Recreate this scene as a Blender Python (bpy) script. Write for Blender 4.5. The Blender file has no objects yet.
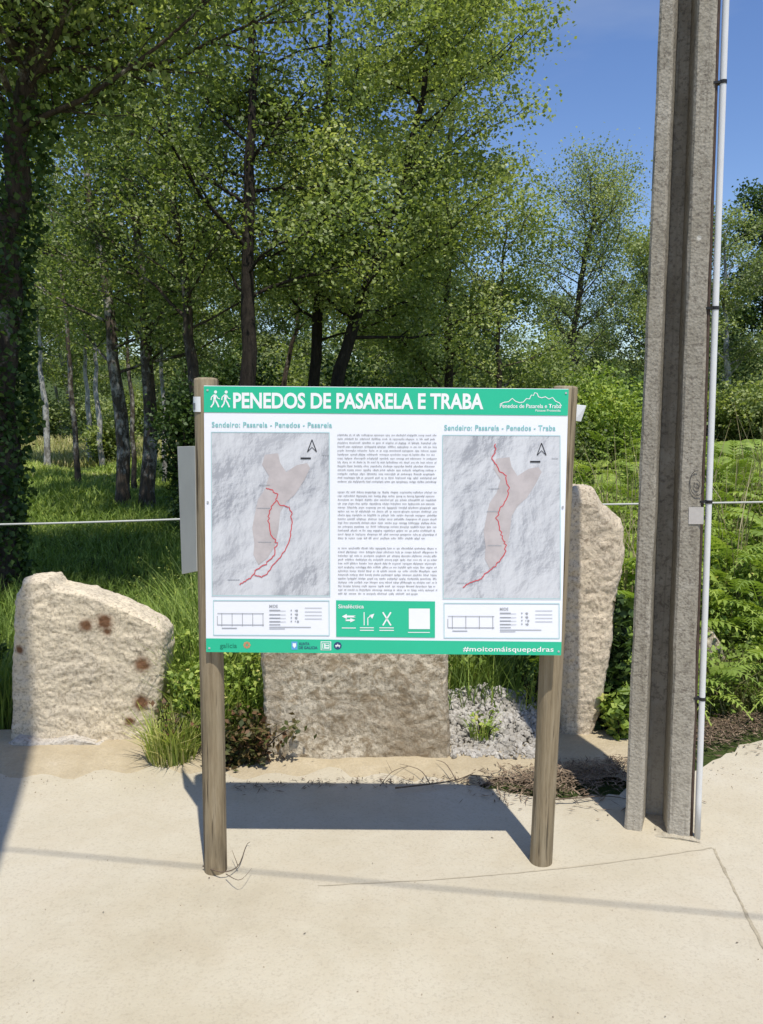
import bpy, bmesh, math, random
import numpy as np
from mathutils import Vector, Matrix, Euler, noise

SC = bpy.context.scene
COL = SC.collection
R = math.radians

# ------------------------------------------------------------------ camera
F, CX, CY = 830.0, 381.5, 512.0
PITCH, ROLL, CAMZ = R(7.2), R(-0.4), 1.6
cd = bpy.data.cameras.new('camera'); cam = bpy.data.objects.new('camera', cd); COL.objects.link(cam)
cam.location = (0, 0, CAMZ)
CR = Euler((R(90) - PITCH, 0, 0)).to_matrix() @ Matrix.Rotation(-ROLL, 3, 'Z')
cam.rotation_euler = CR.to_euler()
cd.sensor_fit = 'VERTICAL'; cd.sensor_height = 36; cd.lens = 36 * F / 1024
cd.clip_end = 3000; cd.clip_start = 0.05
SC.camera = cam

def ray(px, py):
    return CR @ Vector(((px - CX) / F, -(py - CY) / F, -1))
def at(px, py, Y):
    d = ray(px, py); return Vector((0, 0, CAMZ)) + d * (Y / d.y)
def gp(px, py, z=0.0):
    d = ray(px, py); return Vector((0, 0, CAMZ)) + d * ((z - CAMZ) / d.z)

# ------------------------------------------------------------------ tagging
def tag(o, label=None, cat=None, group=None, kind=None):
    if label: o['label'] = label
    if cat: o['category'] = cat
    if group: o['group'] = group
    if kind: o['kind'] = kind
    return o
def empty(name, loc, rz=0.0):
    o = bpy.data.objects.new(name, None); COL.objects.link(o)
    o.location = loc; o.rotation_euler = (0, 0, rz); o.empty_display_size = .1
    return o
def link(name, me, mat, parent=None):
    o = bpy.data.objects.new(name, me); COL.objects.link(o)
    if mat is not None and len(me.materials) == 0: me.materials.append(mat)
    if parent is not None: o.parent = parent
    return o

# ------------------------------------------------------------------ mesh helpers
def quads_mesh(name, Q, mat, parent=None, tint=None):
    Q = np.asarray(Q, dtype=np.float32); n = len(Q)
    me = bpy.data.meshes.new(name)
    me.vertices.add(n * 4); me.vertices.foreach_set('co', Q.reshape(-1))
    me.loops.add(n * 4); me.loops.foreach_set('vertex_index', np.arange(n * 4, dtype=np.int32))
    me.polygons.add(n); me.polygons.foreach_set('loop_start', np.arange(0, n * 4, 4, dtype=np.int32))
    me.update(calc_edges=True)
    if tint is not None:
        a = me.attributes.new('tint', 'FLOAT', 'FACE')
        a.data.foreach_set('value', np.asarray(tint, dtype=np.float32))
    return link(name, me, mat, parent)

class MB:
    def __init__(s): s.v = []; s.f = []
    def add(s, V, Fc):
        o = len(s.v); s.v += [tuple(p) for p in V]; s.f += [tuple(i + o for i in f) for f in Fc]
    def tube(s, P, rad, sides=8, cap=True):
        P = [Vector(p) for p in P]; n = len(P)
        if not hasattr(rad, '__len__'): rad = [rad] * n
        V = []; Fc = []
        ref = Vector((0.31, 0.95, 0.02))
        for i in range(n):
            t = (P[min(i + 1, n - 1)] - P[max(i - 1, 0)])
            if t.length < 1e-9: t = Vector((0, 0, 1))
            t.normalize()
            a = t.cross(ref)
            if a.length < 0.1: a = t.cross(Vector((1, 0, 0)))
            a.normalize(); b = t.cross(a)
            for k in range(sides):
                an = 2 * math.pi * k / sides
                V.append(P[i] + (a * math.cos(an) + b * math.sin(an)) * rad[i])
        for i in range(n - 1):
            for k in range(sides):
                k2 = (k + 1) % sides
                Fc.append((i * sides + k, i * sides + k2, (i + 1) * sides + k2, (i + 1) * sides + k))
        if cap:
            Fc.append(tuple(range(sides - 1, -1, -1))); Fc.append(tuple((n - 1) * sides + k for k in range(sides)))
        s.add(V, Fc)
    def box(s, c, d, M=None):
        V = [Vector((sx * d[0] / 2, sy * d[1] / 2, sz * d[2] / 2)) for sx in (-1, 1) for sy in (-1, 1) for sz in (-1, 1)]
        if M is not None: V = [M @ v for v in V]
        V = [v + Vector(c) for v in V]
        s.add(V, [(0, 1, 3, 2), (4, 6, 7, 5), (0, 4, 5, 1), (2, 3, 7, 6), (0, 2, 6, 4), (1, 5, 7, 3)])
    def build(s, name, mat, parent=None, smooth=False, bevel=0):
        me = bpy.data.meshes.new(name); me.from_pydata(s.v, [], s.f)
        if bevel:
            bm = bmesh.new(); bm.from_mesh(me)
            bmesh.ops.remove_doubles(bm, verts=bm.verts, dist=1e-5)
            bmesh.ops.bevel(bm, geom=[e for e in bm.edges if len(e.link_faces) == 2 and e.calc_face_angle(0) > .5], offset=bevel, segments=2, affect='EDGES', profile=.5)
            bm.to_mesh(me); bm.free()
        me.update()
        if smooth: me.polygons.foreach_set('use_smooth', [True] * len(me.polygons))
        return link(name, me, mat, parent)

# ------------------------------------------------------------------ material helpers
class NT:
    def __init__(s, name):
        m = bpy.data.materials.new(name); m.use_nodes = True
        s.m = m; s.t = m.node_tree; s.n = s.t.nodes; s.b = s.n['Principled BSDF']; s.out = s.n['Material Output']
        s.tc = s.n.new('ShaderNodeTexCoord')
    def L(s, a, b): s.t.links.new(a, b)
    def new(s, typ, **kw):
        x = s.n.new(typ)
        for k, v in kw.items(): setattr(x, k, v)
        return x
    def mapping(s, scale=(1, 1, 1), loc=(0, 0, 0), src='Object'):
        x = s.n.new('ShaderNodeMapping'); x.inputs['Scale'].default_value = scale; x.inputs['Location'].default_value = loc
        s.L(s.tc.outputs[src], x.inputs['Vector']); return x.outputs['Vector']
    def noise(s, sc, det=6, rough=.6, vec=None, dist=0):
        x = s.n.new('ShaderNodeTexNoise'); x.inputs['Scale'].default_value = sc; x.inputs['Detail'].default_value = det
        x.inputs['Roughness'].default_value = rough; x.inputs['Distortion'].default_value = dist
        s.L(vec if vec is not None else s.tc.outputs['Object'], x.inputs['Vector']); return x.outputs['Fac']
    def voro(s, sc, vec=None, feature='F1', out='Distance'):
        x = s.n.new('ShaderNodeTexVoronoi'); x.feature = feature; x.inputs['Scale'].default_value = sc
        s.L(vec if vec is not None else s.tc.outputs['Object'], x.inputs['Vector']); return x.outputs[out]
    def ramp(s, fac, stops, interp='LINEAR'):
        x = s.n.new('ShaderNodeValToRGB'); cr = x.color_ramp; cr.interpolation = interp
        while len(cr.elements) < len(stops): cr.elements.new(.5)
        for e, (p, c) in zip(cr.elements, stops):
            e.position = p; e.color = (c[0], c[1], c[2], 1) if hasattr(c, '__len__') else (c, c, c, 1)
        s.L(fac, x.inputs['Fac']); return x.outputs['Color']
    def mix(s, fac, a, b, blend='MIX'):
        x = s.n.new('ShaderNodeMix'); x.data_type = 'RGBA'; x.blend_type = blend
        for v, i in ((fac, 0), (a, 6), (b, 7)):
            if hasattr(v, 'is_linked'): s.L(v, x.inputs[i])
            elif i == 0: x.inputs[0].default_value = v
            else: x.inputs[i].default_value = (v[0], v[1], v[2], 1)
        return x.outputs[2]
    def math(s, op, a, b=0.0, clamp=False):
        x = s.n.new('ShaderNodeMath'); x.operation = op; x.use_clamp = clamp
        for v, i in ((a, 0), (b, 1)):
            if hasattr(v, 'is_linked'): s.L(v, x.inputs[i])
            else: x.inputs[i].default_value = v
        return x.outputs[0]
    def bump(s, h, strength=.4, dist=.02, prev=None):
        x = s.n.new('ShaderNodeBump'); x.inputs['Strength'].default_value = strength; x.inputs['Distance'].default_value = dist
        s.L(h, x.inputs['Height'])
        if prev is not None: s.L(prev, x.inputs['Normal'])
        return x.outputs['Normal']
    def fin(s, col, rough=.8, nrm=None, spec=.3):
        if hasattr(col, 'is_linked'): s.L(col, s.b.inputs['Base Color'])
        else: s.b.inputs['Base Color'].default_value = (col[0], col[1], col[2], 1)
        if hasattr(rough, 'is_linked'): s.L(rough, s.b.inputs['Roughness'])
        else: s.b.inputs['Roughness'].default_value = rough
        s.b.inputs['Specular IOR Level'].default_value = spec
        if nrm is not None: s.L(nrm, s.b.inputs['Normal'])
        return s.m

def plain(name, col, rough=.5, var=.08, sc=30, spec=.3):
    t = NT(name); n = t.noise(sc, 4)
    return t.fin(t.ramp(n, [(.3, [c * (1 - var) for c in col]), (.7, [min(1, c * (1 + var)) for c in col])]), rough, None, spec)

def leaf_mat(name, stops, transl=.35, rough=.5, spec=.25):
    t = NT(name)
    a = t.new('ShaderNodeAttribute', attribute_name='tint')
    c = t.ramp(a.outputs['Fac'], stops)
    t.fin(c, rough, None, spec)
    tr = t.new('ShaderNodeBsdfTranslucent')
    t.L(t.mix(1.0, c, (1.25, 1.3, .6), 'MULTIPLY'), tr.inputs['Color'])
    mx = t.new('ShaderNodeMixShader'); mx.inputs[0].default_value = transl
    t.L(t.b.outputs[0], mx.inputs[1]); t.L(tr.outputs[0], mx.inputs[2]); t.L(mx.outputs[0], t.out.inputs['Surface'])
    return t.m

def bark_mat(name, dark, mid, light, lichen=.5, sc=9):
    t = NT(name)
    v = t.mapping((1, 1, .25))
    n = t.noise(sc * 3, 8, .7, v); n2 = t.noise(sc * .45, 6, .75, t.mapping((1, 1, .6)))
    c = t.ramp(n, [(.3, dark), (.62, mid)])
    c = t.mix(t.ramp(n2, [(lichen, 0), (lichen + .1, 1)]), c, light)
    return t.fin(c, .9, t.bump(n, .8, .03), .15)

M = {}
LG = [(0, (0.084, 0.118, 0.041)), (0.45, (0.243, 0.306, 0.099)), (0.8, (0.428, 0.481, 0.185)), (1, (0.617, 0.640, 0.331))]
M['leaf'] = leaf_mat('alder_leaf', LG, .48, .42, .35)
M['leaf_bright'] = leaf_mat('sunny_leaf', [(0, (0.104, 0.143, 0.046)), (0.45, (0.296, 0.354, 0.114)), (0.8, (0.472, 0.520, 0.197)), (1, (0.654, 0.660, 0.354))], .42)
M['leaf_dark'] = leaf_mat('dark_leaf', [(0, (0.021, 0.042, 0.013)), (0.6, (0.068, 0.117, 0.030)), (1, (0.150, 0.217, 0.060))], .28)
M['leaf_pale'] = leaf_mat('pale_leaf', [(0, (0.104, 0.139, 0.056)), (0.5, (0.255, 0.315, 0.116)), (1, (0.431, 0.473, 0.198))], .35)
M['fern'] = leaf_mat('bracken_leaf', [(0, (0.093, 0.144, 0.030)), (0.5, (0.269, 0.372, 0.071)), (0.9, (0.491, 0.563, 0.132)), (1, (0.660, 0.604, 0.225))], .35)
M['grass'] = leaf_mat('grass_blade', [(0, (0.082, 0.131, 0.025)), (0.5, (0.213, 0.302, 0.055)), (0.85, (0.367, 0.429, 0.092)), (1, (0.660, 0.603, 0.270))], .3)
M['drygrass'] = leaf_mat('dry_grass_blade', [(0, (.10, .12, .035)), (.5, (.22, .20, .09)), (1, (.40, .33, .19))], .2)
M['pinkgrass'] = leaf_mat('seeding_grass', [(0, (0.202, 0.289, 0.066)), (0.5, (0.380, 0.385, 0.132)), (1, (0.569, 0.468, 0.242))], .25)
M['herb_red'] = leaf_mat('red_herb_leaf', [(0, (.03, .05, .015)), (.45, (.09, .10, .03)), (.75, (.16, .10, .05)), (1, (.20, .09, .06))], .25)
M['litter'] = leaf_mat('dry_litter', [(0, (.045, .032, .022)), (.6, (.14, .095, .06)), (1, (.28, .21, .14))], .0, .9)
M['bark'] = bark_mat('alder_bark', (.026, .02, .016), (.11, .085, .062), (.34, .32, .27), .56)
M['bark_dark'] = bark_mat('dark_bark', (.012, .010, .008), (.045, .036, .028), (.12, .115, .085), .64)
M['bark_pale'] = bark_mat('birch_bark', (.07, .06, .05), (.30, .28, .24), (.48, .46, .42), .45)
M['bark_lichen'] = bark_mat('lichen_bark', (.03, .024, .018), (.12, .095, .07), (.40, .38, .33), .51)

# ------------------------------------------------------------------ foliage maths
def unit(a): return a / (np.linalg.norm(a, axis=-1, keepdims=True) + 1e-9)
def leaf_quads(C, size, rng, up=.35, aspect=.72):
    n = len(C)
    nrm = rng.normal(size=(n, 3)); nrm[:, 2] = np.abs(nrm[:, 2]) + up; nrm = unit(nrm)
    a = rng.normal(size=(n, 3)); a[:, 2] -= .35
    a = unit(a - nrm * (a * nrm).sum(1, keepdims=True)); b = np.cross(nrm, a)
    l = (size * rng.uniform(.6, 1.2, n))[:, None]
    w = l * aspect
    fold = nrm * l * .12
    return np.stack([C - a * l * .5, C + b * w * .5 - a * l * .05 + fold, C + a * l * .5, C - b * w * .5 - a * l * .05 + fold], 1)
def clump_tint(C, rng, sc=.9, mean=.45, amp=.35, rnd=.16):
    # cheap smooth 3-d variation: a sum of sines with random phases
    ph = rng.uniform(0, 6.28, 6); k = rng.normal(size=(6, 3)) * sc * 2.2
    v = sum(np.sin(C @ k[i] + ph[i]) for i in range(6)) / 3.2
    return np.clip(mean + amp * v * .6 + rng.normal(size=len(C)) * rnd, 0, 1)
def blade_quads(B, h, w, rng, bend=.35, dirs=None):
    n = len(B)
    an = rng.uniform(0, 6.283, n) if dirs is None else dirs
    d = np.stack([np.cos(an), np.sin(an), np.zeros(n)], 1)
    an2 = an + np.pi / 2 + rng.normal(size=n) * .6
    s = np.stack([np.cos(an2), np.sin(an2), np.zeros(n)], 1)
    bd = (bend * rng.uniform(.2, 1.5, n) * h)[:, None]
    h_ = h[:, None]; up = np.array([[0, 0, 1.0]]); w_ = w[:, None] * .5
    p0 = B; p1 = B + up * h_ * .55 + d * bd * .28; p2 = B + up * h_ * (1 - .25 * (bd / h_) ** 2) + d * bd
    q1 = np.stack([p0 - s * w_, p0 + s * w_, p1 + s * w_ * .85, p1 - s * w_ * .85], 1)
    q2 = np.stack([p1 - s * w_ * .85, p1 + s * w_ * .85, p2 + s * w_ * .12, p2 - s * w_ * .12], 1)
    return np.concatenate([q1, q2]), p2

def smooth_path(pts, n=16):
    P = [Vector(p) for p in pts]
    out = []
    m = len(P) - 1
    for i in range(n):
        t = i / (n - 1) * m; k = min(int(t), m - 1); u = t - k
        p0 = P[max(k - 1, 0)]; p1 = P[k]; p2 = P[k + 1]; p3 = P[min(k + 2, m)]
        out.append(.5 * ((2 * p1) + (p2 - p0) * u + (2 * p0 - 5 * p1 + 4 * p2 - p3) * u * u + (3 * p1 - p0 - 3 * p2 + p3) * u ** 3))
    return out

def grow(seed, path, r0, nb=16, t0=.25, Lmax=2.2, up=.35, nleaf=20000, spread=.2, lsize=.07, nsub=6, shape=None,
         rtop=.10, droop=.0, bias=None, sides=8, lmean=.45, lamp=.48, sub_len=.42, lup=.35, wob=.02):
    """trunk + limbs as a MB, leaves as quads, in the coordinates of path"""
    rng = np.random.default_rng(seed); rd = random.Random(seed)
    shape = shape or (lambda t: .5 + .5 * math.sin(min(1, .2 + t * .8) * math.pi))
    P = smooth_path(path, 18)
    P = [p + Vector((rd.gauss(0, 1), rd.gauss(0, 1), 0)) * wob * (0 if i == 0 else 1) for i, p in enumerate(P)]
    n = len(P)
    rad = [r0 * ((1 - i / (n - 1)) * (1 - rtop) + rtop) * (1.35 if i == 0 else 1) * rd.uniform(.94, 1.06) for i in range(n)]
    mb = MB(); mb.tube(P, rad, sides + 2)
    segs = []
    for i in range(nb):
        t = t0 + (1 - t0) * ((i + rd.random()) / nb)
        k = min(int(t * (n - 1)), n - 2); u = t * (n - 1) - k
        p = P[k].lerp(P[k + 1], u); rb = (rad[k] * (1 - u) + rad[k + 1] * u) * rd.uniform(.2, .38)
        az = i * 2.4 + rd.uniform(-.6, .6)
        L = Lmax * shape(t) * rd.uniform(.65, 1.15)
        d = Vector((math.cos(az), math.sin(az), up + rd.uniform(-.2, .35)))
        if bias is not None: d += Vector(bias) * rd.uniform(.2, 1.0)
        d.normalize()
        q = [p.copy()]; dd = d.copy(); m = 6
        for j in range(m):
            dd = (dd + Vector((rd.gauss(0, .16), rd.gauss(0, .16), rd.gauss(0, .12) + .04 - droop))).normalized()
            q.append(q[-1] + dd * L / m)
        mb.tube(q, [rb * (1 - .85 * j / m) + .003 for j in range(m + 1)], max(4, sides - 3), False)
        for j in range(3, m): segs.append((q[j], q[j + 1], .5))
        for s in range(nsub):
            j = rd.uniform(.7, m - .05); kk = int(j); b = q[kk].lerp(q[kk + 1], j - kk)
            td = (q[kk + 1] - q[kk]).normalized()
            sd = (td + Vector((rd.gauss(0, .7), rd.gauss(0, .7), rd.gauss(.1, .45) - droop))).normalized()
            sl = L * sub_len * rd.uniform(.5, 1.2)
            w = [b]
            for z in range(3):
                sd = (sd + Vector((rd.gauss(0, .18), rd.gauss(0, .18), rd.gauss(0, .14) - droop * .7))).normalized()
                w.append(w[-1] + sd * sl / 3)
            mb.tube(w, [rb * .3 + .003, rb * .2 + .0025, rb * .12 + .002, .002], 4, False)
            for z in range(3): segs.append((w[z], w[z + 1], 1.0 + z * .4))
    A = np.array([s[0] for s in segs]); B = np.array([s[1] for s in segs]); W = np.array([s[2] for s in segs])
    W = W * np.linalg.norm(B - A, axis=1) * rng.uniform(.35, 1.6, len(W)); W /= W.sum()
    idx = rng.choice(len(segs), nleaf, p=W)
    u = rng.random((nleaf, 1))
    C = A[idx] * (1 - u) + B[idx] * u + np.clip(rng.normal(size=(nleaf, 3)), -2, 2) * spread * np.array([1, 1, .75])
    Q = leaf_quads(C, lsize, rng, lup)
    T = clump_tint(C, rng, .8, lmean, lamp)
    return mb, Q, T

def make_tree(name, label, cat, wpath, r0, bark, leaf, group=None, extra=None, keep=None, **kw):
    base = Vector(wpath[0])
    root = empty(name, base); tag(root, label, cat, group)
    path = [Vector(p) - base for p in wpath]
    mb, Q, T = grow(path=path, r0=r0, **kw)
    if keep is not None:
        W = Q.mean(1) + np.array(base); m = keep(W); Q = Q[m]; T = T[m]
    if extra is not None: extra(mb, base)
    mb.build('trunk', M[bark], root, smooth=True)
    quads_mesh('crown', Q, M[leaf], root, T)
    return root

def copy_tree(o, parent=None):
    c = o.copy(); COL.objects.link(c); c.parent = parent
    for ch in o.children: copy_tree(ch, c)
    return c

def sstep(a, b, x):
    t = min(1, max(0, (x - a) / (b - a))); return t * t * (3 - 2 * t)
def terr(x, y):
    z = -.03 * (1 - sstep(3.9, 4.4, y))
    k = sstep(4.2, 6, y)
    z += k * (.05 * math.sin(x * 1.3 + y * .7) + .04 * math.sin(x * .6 - y * 1.1 + 1))
    z += .55 * sstep(1.3, 4.0, x) * sstep(4.0, 9, y)
    z += 0.5 * sstep(18, 60, y) + 11 * sstep(48, 190, y)
    return z
tv = np.vectorize(terr)

# ------------------------------------------------------------------ world + sun
TS = Vector((.185, -.67, 1.66)).normalized()          # direction to the sun
EL = math.asin(TS.z); AZ = math.atan2(TS.x, TS.y)
w = bpy.data.worlds.new('World'); SC.world = w; w.use_nodes = True
wn = w.node_tree; bg = wn.nodes['Background']
sky = wn.nodes.new('ShaderNodeTexSky'); sky.sky_type = 'NISHITA'; sky.sun_disc = False
sky.sun_elevation = EL; sky.sun_rotation = AZ; sky.air_density = 1.0; sky.dust_density = .4; sky.ozone_density = 2.2; sky.altitude = 50
tc = wn.nodes.new('ShaderNodeTexCoord'); mp = wn.nodes.new('ShaderNodeMapping'); mp.inputs['Scale'].default_value = (1.2, 1.2, 5); mp.inputs['Rotation'].default_value = (0, .5, .3)
nz = wn.nodes.new('ShaderNodeTexNoise'); nz.inputs['Scale'].default_value = 1.7; nz.inputs['Detail'].default_value = 7
rp = wn.nodes.new('ShaderNodeValToRGB'); rp.color_ramp.elements[0].position = .58; rp.color_ramp.elements[0].color = (0, 0, 0, 1); rp.color_ramp.elements[1].position = .85; rp.color_ramp.elements[1].color = (.35, .35, .35, 1)
mx = wn.nodes.new('ShaderNodeMix'); mx.data_type = 'RGBA'; mx.inputs[7].default_value = (6.5, 7.2, 8.2, 1)
wn.links.new(tc.outputs['Generated'], mp.inputs['Vector']); wn.links.new(mp.outputs[0], nz.inputs['Vector']); wn.links.new(nz.outputs['Fac'], rp.inputs[0])
hs = wn.nodes.new('ShaderNodeHueSaturation'); hs.inputs['Saturation'].default_value = 1.16; hs.inputs['Hue'].default_value = .511; hs.inputs['Value'].default_value = 1.76; wn.links.new(sky.outputs[0], hs.inputs['Color'])
wn.links.new(rp.outputs[0], mx.inputs[0]); wn.links.new(hs.outputs[0], mx.inputs[6])
wn.links.new(mx.outputs[2], bg.inputs['Color']); bg.inputs['Strength'].default_value = .088
sl = bpy.data.lights.new('sun', 'SUN'); sl.energy = 5.0; sl.angle = R(.53); sl.color = (1, .955, .88)
so = bpy.data.objects.new('sun', sl); COL.objects.link(so); so.rotation_euler = TS.to_track_quat('Z', 'Y').to_euler(); so.location = (3, -6, 12)
SC.view_settings.view_transform = 'Standard'; SC.view_settings.look = 'None'; SC.view_settings.exposure = 0; SC.view_settings.gamma = 1
SC.cycles.max_bounces = 8; SC.cycles.transparent_max_bounces = 8

# ------------------------------------------------------------------ ground
def grid_mesh(name, xs, ys, zf, mat):
    V = [(x, y, zf(x, y)) for y in ys for x in xs]; nx = len(xs)
    Fc = [(j * nx + i, j * nx + i + 1, (j + 1) * nx + i + 1, (j + 1) * nx + i) for j in range(len(ys) - 1) for i in range(nx - 1)]
    me = bpy.data.meshes.new(name); me.from_pydata(V, [], Fc); me.polygons.foreach_set('use_smooth', [True] * len(Fc))
    return link(name, me, mat)
t = NT('meadow_soil')
n = t.noise(1.2, 8, .65); n2 = t.noise(22, 6, .7)
c = t.mix(n2, t.ramp(n, [(.35, (.045, .072, .016)), (.6, (.09, .135, .03)), (.8, (.14, .16, .055))]), (.04, .05, .018))
M['soil'] = t.fin(c, .95, t.bump(n2, .8, .05), .1)
xs = [-600, -300, -150, -80, -50] + [x * .5 for x in range(-60, 61)] + [50, 80, 150, 300, 600]
ys = [-60, -20, -8, -2, 2] + [3.6 + .2 * i for i in range(0, 60)] + [16.5, 18, 20, 23, 27, 32, 38, 45, 55, 70, 100, 160, 300, 700]
tag(grid_mesh('ground', xs, ys, terr, M['soil']), kind='structure')

t = NT('sandy_concrete')
n = t.noise(.9, 9, .68); n2 = t.noise(120, 4, .6); n3 = t.noise(5, 8, .72, None, .4); sp = t.voro(160); sp2 = t.noise(1.7, 3, .5, t.mapping((.5, 3, 1)))
c = t.ramp(n, [(.3, (.385, .335, .237)), (.45, (.455, .405, .296)), (.58, (.50, .45, .337)), (.75, (.54, .495, .39))])
n6 = t.noise(2.6, 9, .75, None, 1.2)
c = t.mix(t.ramp(n6, [(.56, 0), (.72, .4)]), c, (.33, .285, .20))
n7 = t.noise(.45, 5, .6)
c = t.mix(t.ramp(n7, [(.42, 0), (.66, .35)]), c, (.50, .465, .39))
c = t.mix(t.ramp(n3, [(.40, 0), (.70, .3)]), c, (.42, .345, .235))
c = t.mix(t.ramp(sp2, [(.52, 0), (.75, .35)]), c, (.51, .465, .36))
c = t.mix(t.ramp(n2, [(.34, .3), (.48, 0)]), c, (.28, .235, .175))
c = t.mix(t.ramp(sp, [(.05, .3), (.13, 0)]), c, (.22, .19, .15))
M['concrete'] = t.fin(c, .9, t.bump(n3, .2, .03, t.bump(n2, .3, .004)), .15)
# paved lane: front edge far behind the camera, back edge along the stones
rd = random.Random(4)
edge_px = [(-500, 752), (-200, 752), (0, 752), (90, 752), (170, 757), (250, 764), (330, 768), (420, 776), (500, 792), (560, 800), (620, 792), (700, 768), (763, 741), (900, 728), (1300, 715), (2500, 700)]
E = [gp(px, py) for px, py in edge_px]
E = [p for p in smooth_path([(e.x, e.y, 0) for e in E], 120)]
mb = MB(); V = []; Fc = []; NR = 10
for i, e in enumerate(E):
    yy = e.y + rd.gauss(0, .012)
    for j in range(NR + 1):
        f = j / NR
        V.append((e.x, -14 + (yy + 14) * f, .004))
for i in range(len(E) - 1):
    for j in range(NR): Fc.append((i * (NR + 1) + j, (i + 1) * (NR + 1) + j, (i + 1) * (NR + 1) + j + 1, i * (NR + 1) + j + 1))
mb.add(V, Fc); tag(mb.build('lane', M['concrete'], smooth=True), kind='structure')

def strip(name, pts, wid, z, mat, seed=0, kind='structure'):
    rd = random.Random(seed); P = smooth_path([(p[0], p[1], 0) for p in pts], 40); mb = MB(); V = []
    for i, p in enumerate(P):
        d = (P[min(i + 1, 39)] - P[max(i - 1, 0)]).normalized(); s = Vector((-d.y, d.x, 0)); ww = wid * rd.uniform(.4, 1.1) * .5
        j = s * rd.gauss(0, wid * .12)
        V += [p + j + s * ww + Vector((0, 0, z)), p + j - s * ww + Vector((0, 0, z))]
    mb.add(V, [(2 * i, 2 * i + 1, 2 * i + 3, 2 * i + 2) for i in range(39)])
    return tag(mb.build(name, mat), kind=kind)
M['joint'] = plain('joint_dirt', (.335, .29, .205), .95, .25, 40)
strip('concrete_joint', [gp(318, 887), gp(460, 879), gp(600, 865), gp(712, 849)], .008, .0055, plain('faint_joint', (.40, .35, .255), .95, .12, 40), 1)
strip('concrete_joint', [gp(714, 850), gp(735, 893), gp(765, 952), gp(800, 1020)], .011, .0055, M['joint'], 2)

# sandy apron under the stones
t = NT('sand'); n = t.noise(6, 7, .65); n2 = t.noise(90, 4, .7)
c = t.mix(t.ramp(n2, [(.4, .4), (.6, 0)]), t.ramp(n, [(.3, (.39, .32, .205)), (.6, (.475, .40, .27)), (.8, (.51, .44, .32))]), (.34, .28, .19))
M['sand'] = t.fin(c, .95, t.bump(n2, .5, .01, t.bump(n, .6, .04)), .1)
V = []; Fc = []; NX = 90
for i in range(NX + 1):
    px = -300 + i * (960 / NX)
    top = gp(px, 735); bot = gp(px, 779 + 5 * math.sin(px * .031) + 4 * math.sin(px * .11) + (6 if 340 < px < 420 else 0))
    for j in range(7):
        f = j / 6; p = bot.lerp(top, f)
        V.append((p.x, p.y, -.003 + .030 * min(1, f * 2.2) + .008 * noise.noise((p.x * 5, p.y * 5, 0)) * min(1, f * 3)))
for i in range(NX):
    for j in range(6): Fc.append((i * 7 + j, (i + 1) * 7 + j, (i + 1) * 7 + j + 1, i * 7 + j + 1))
mb = MB(); mb.add(V, Fc); tag(mb.build('sand', M['sand'], smooth=True), kind='structure')

# ------------------------------------------------------------------ granite
def granite(name, cream, grey, dark, spots=None, lich=.62, lc=(.16, .145, .11)):
    t = NT(name)
    n = t.noise(4, 9, .7); n2 = t.noise(70, 5, .7); n3 = t.noise(18, 8, .75, None, .5); v = t.voro(120)
    c = t.ramp(n, [(.32, grey), (.58, cream)])
    c = t.mix(t.ramp(n2, [(.36, .75), (.52, 0)]), c, dark)
    c = t.mix(t.ramp(v, [(.08, .5), (.2, 0)]), c, dark)
    c = t.mix(t.ramp(n3, [(lich, 0), (lich + .13, .85)]), c, lc)
    if name == 'weathered_granite':
        nb_ = t.noise(2.6, 7, .65, None, .6); c = t.mix(t.ramp(nb_, [(.47, 0), (.60, .6)]), c, (.25, .19, .12))
    if spots:
        pos = t.tc.outputs['Object']; wob = t.noise(14, 4, .6)
        nn = t.noise(22, 6, .7)
        for (x, z, r) in spots:
            sv = t.new('ShaderNodeSeparateXYZ'); t.L(pos, sv.inputs[0])
            dx = t.math('SUBTRACT', sv.outputs[0], x); dz = t.math('SUBTRACT', sv.outputs[2], z)
            d = t.math('SQRT', t.math('ADD', t.math('MULTIPLY', dx, dx), t.math('MULTIPLY', dz, dz)))
            d = t.math('DIVIDE', t.math('ADD', d, t.math('MULTIPLY', t.math('SUBTRACT', nn, .5), r * 1.3)), r * 1.25)
            c = t.mix(t.ramp(d, [(.4, .95), (1.2, 0)]), c, (.165, .075, .034))
    return t.fin(c, .92, t.bump(n3, .6, .025, t.bump(n2, .6, .008)), .15)

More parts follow.
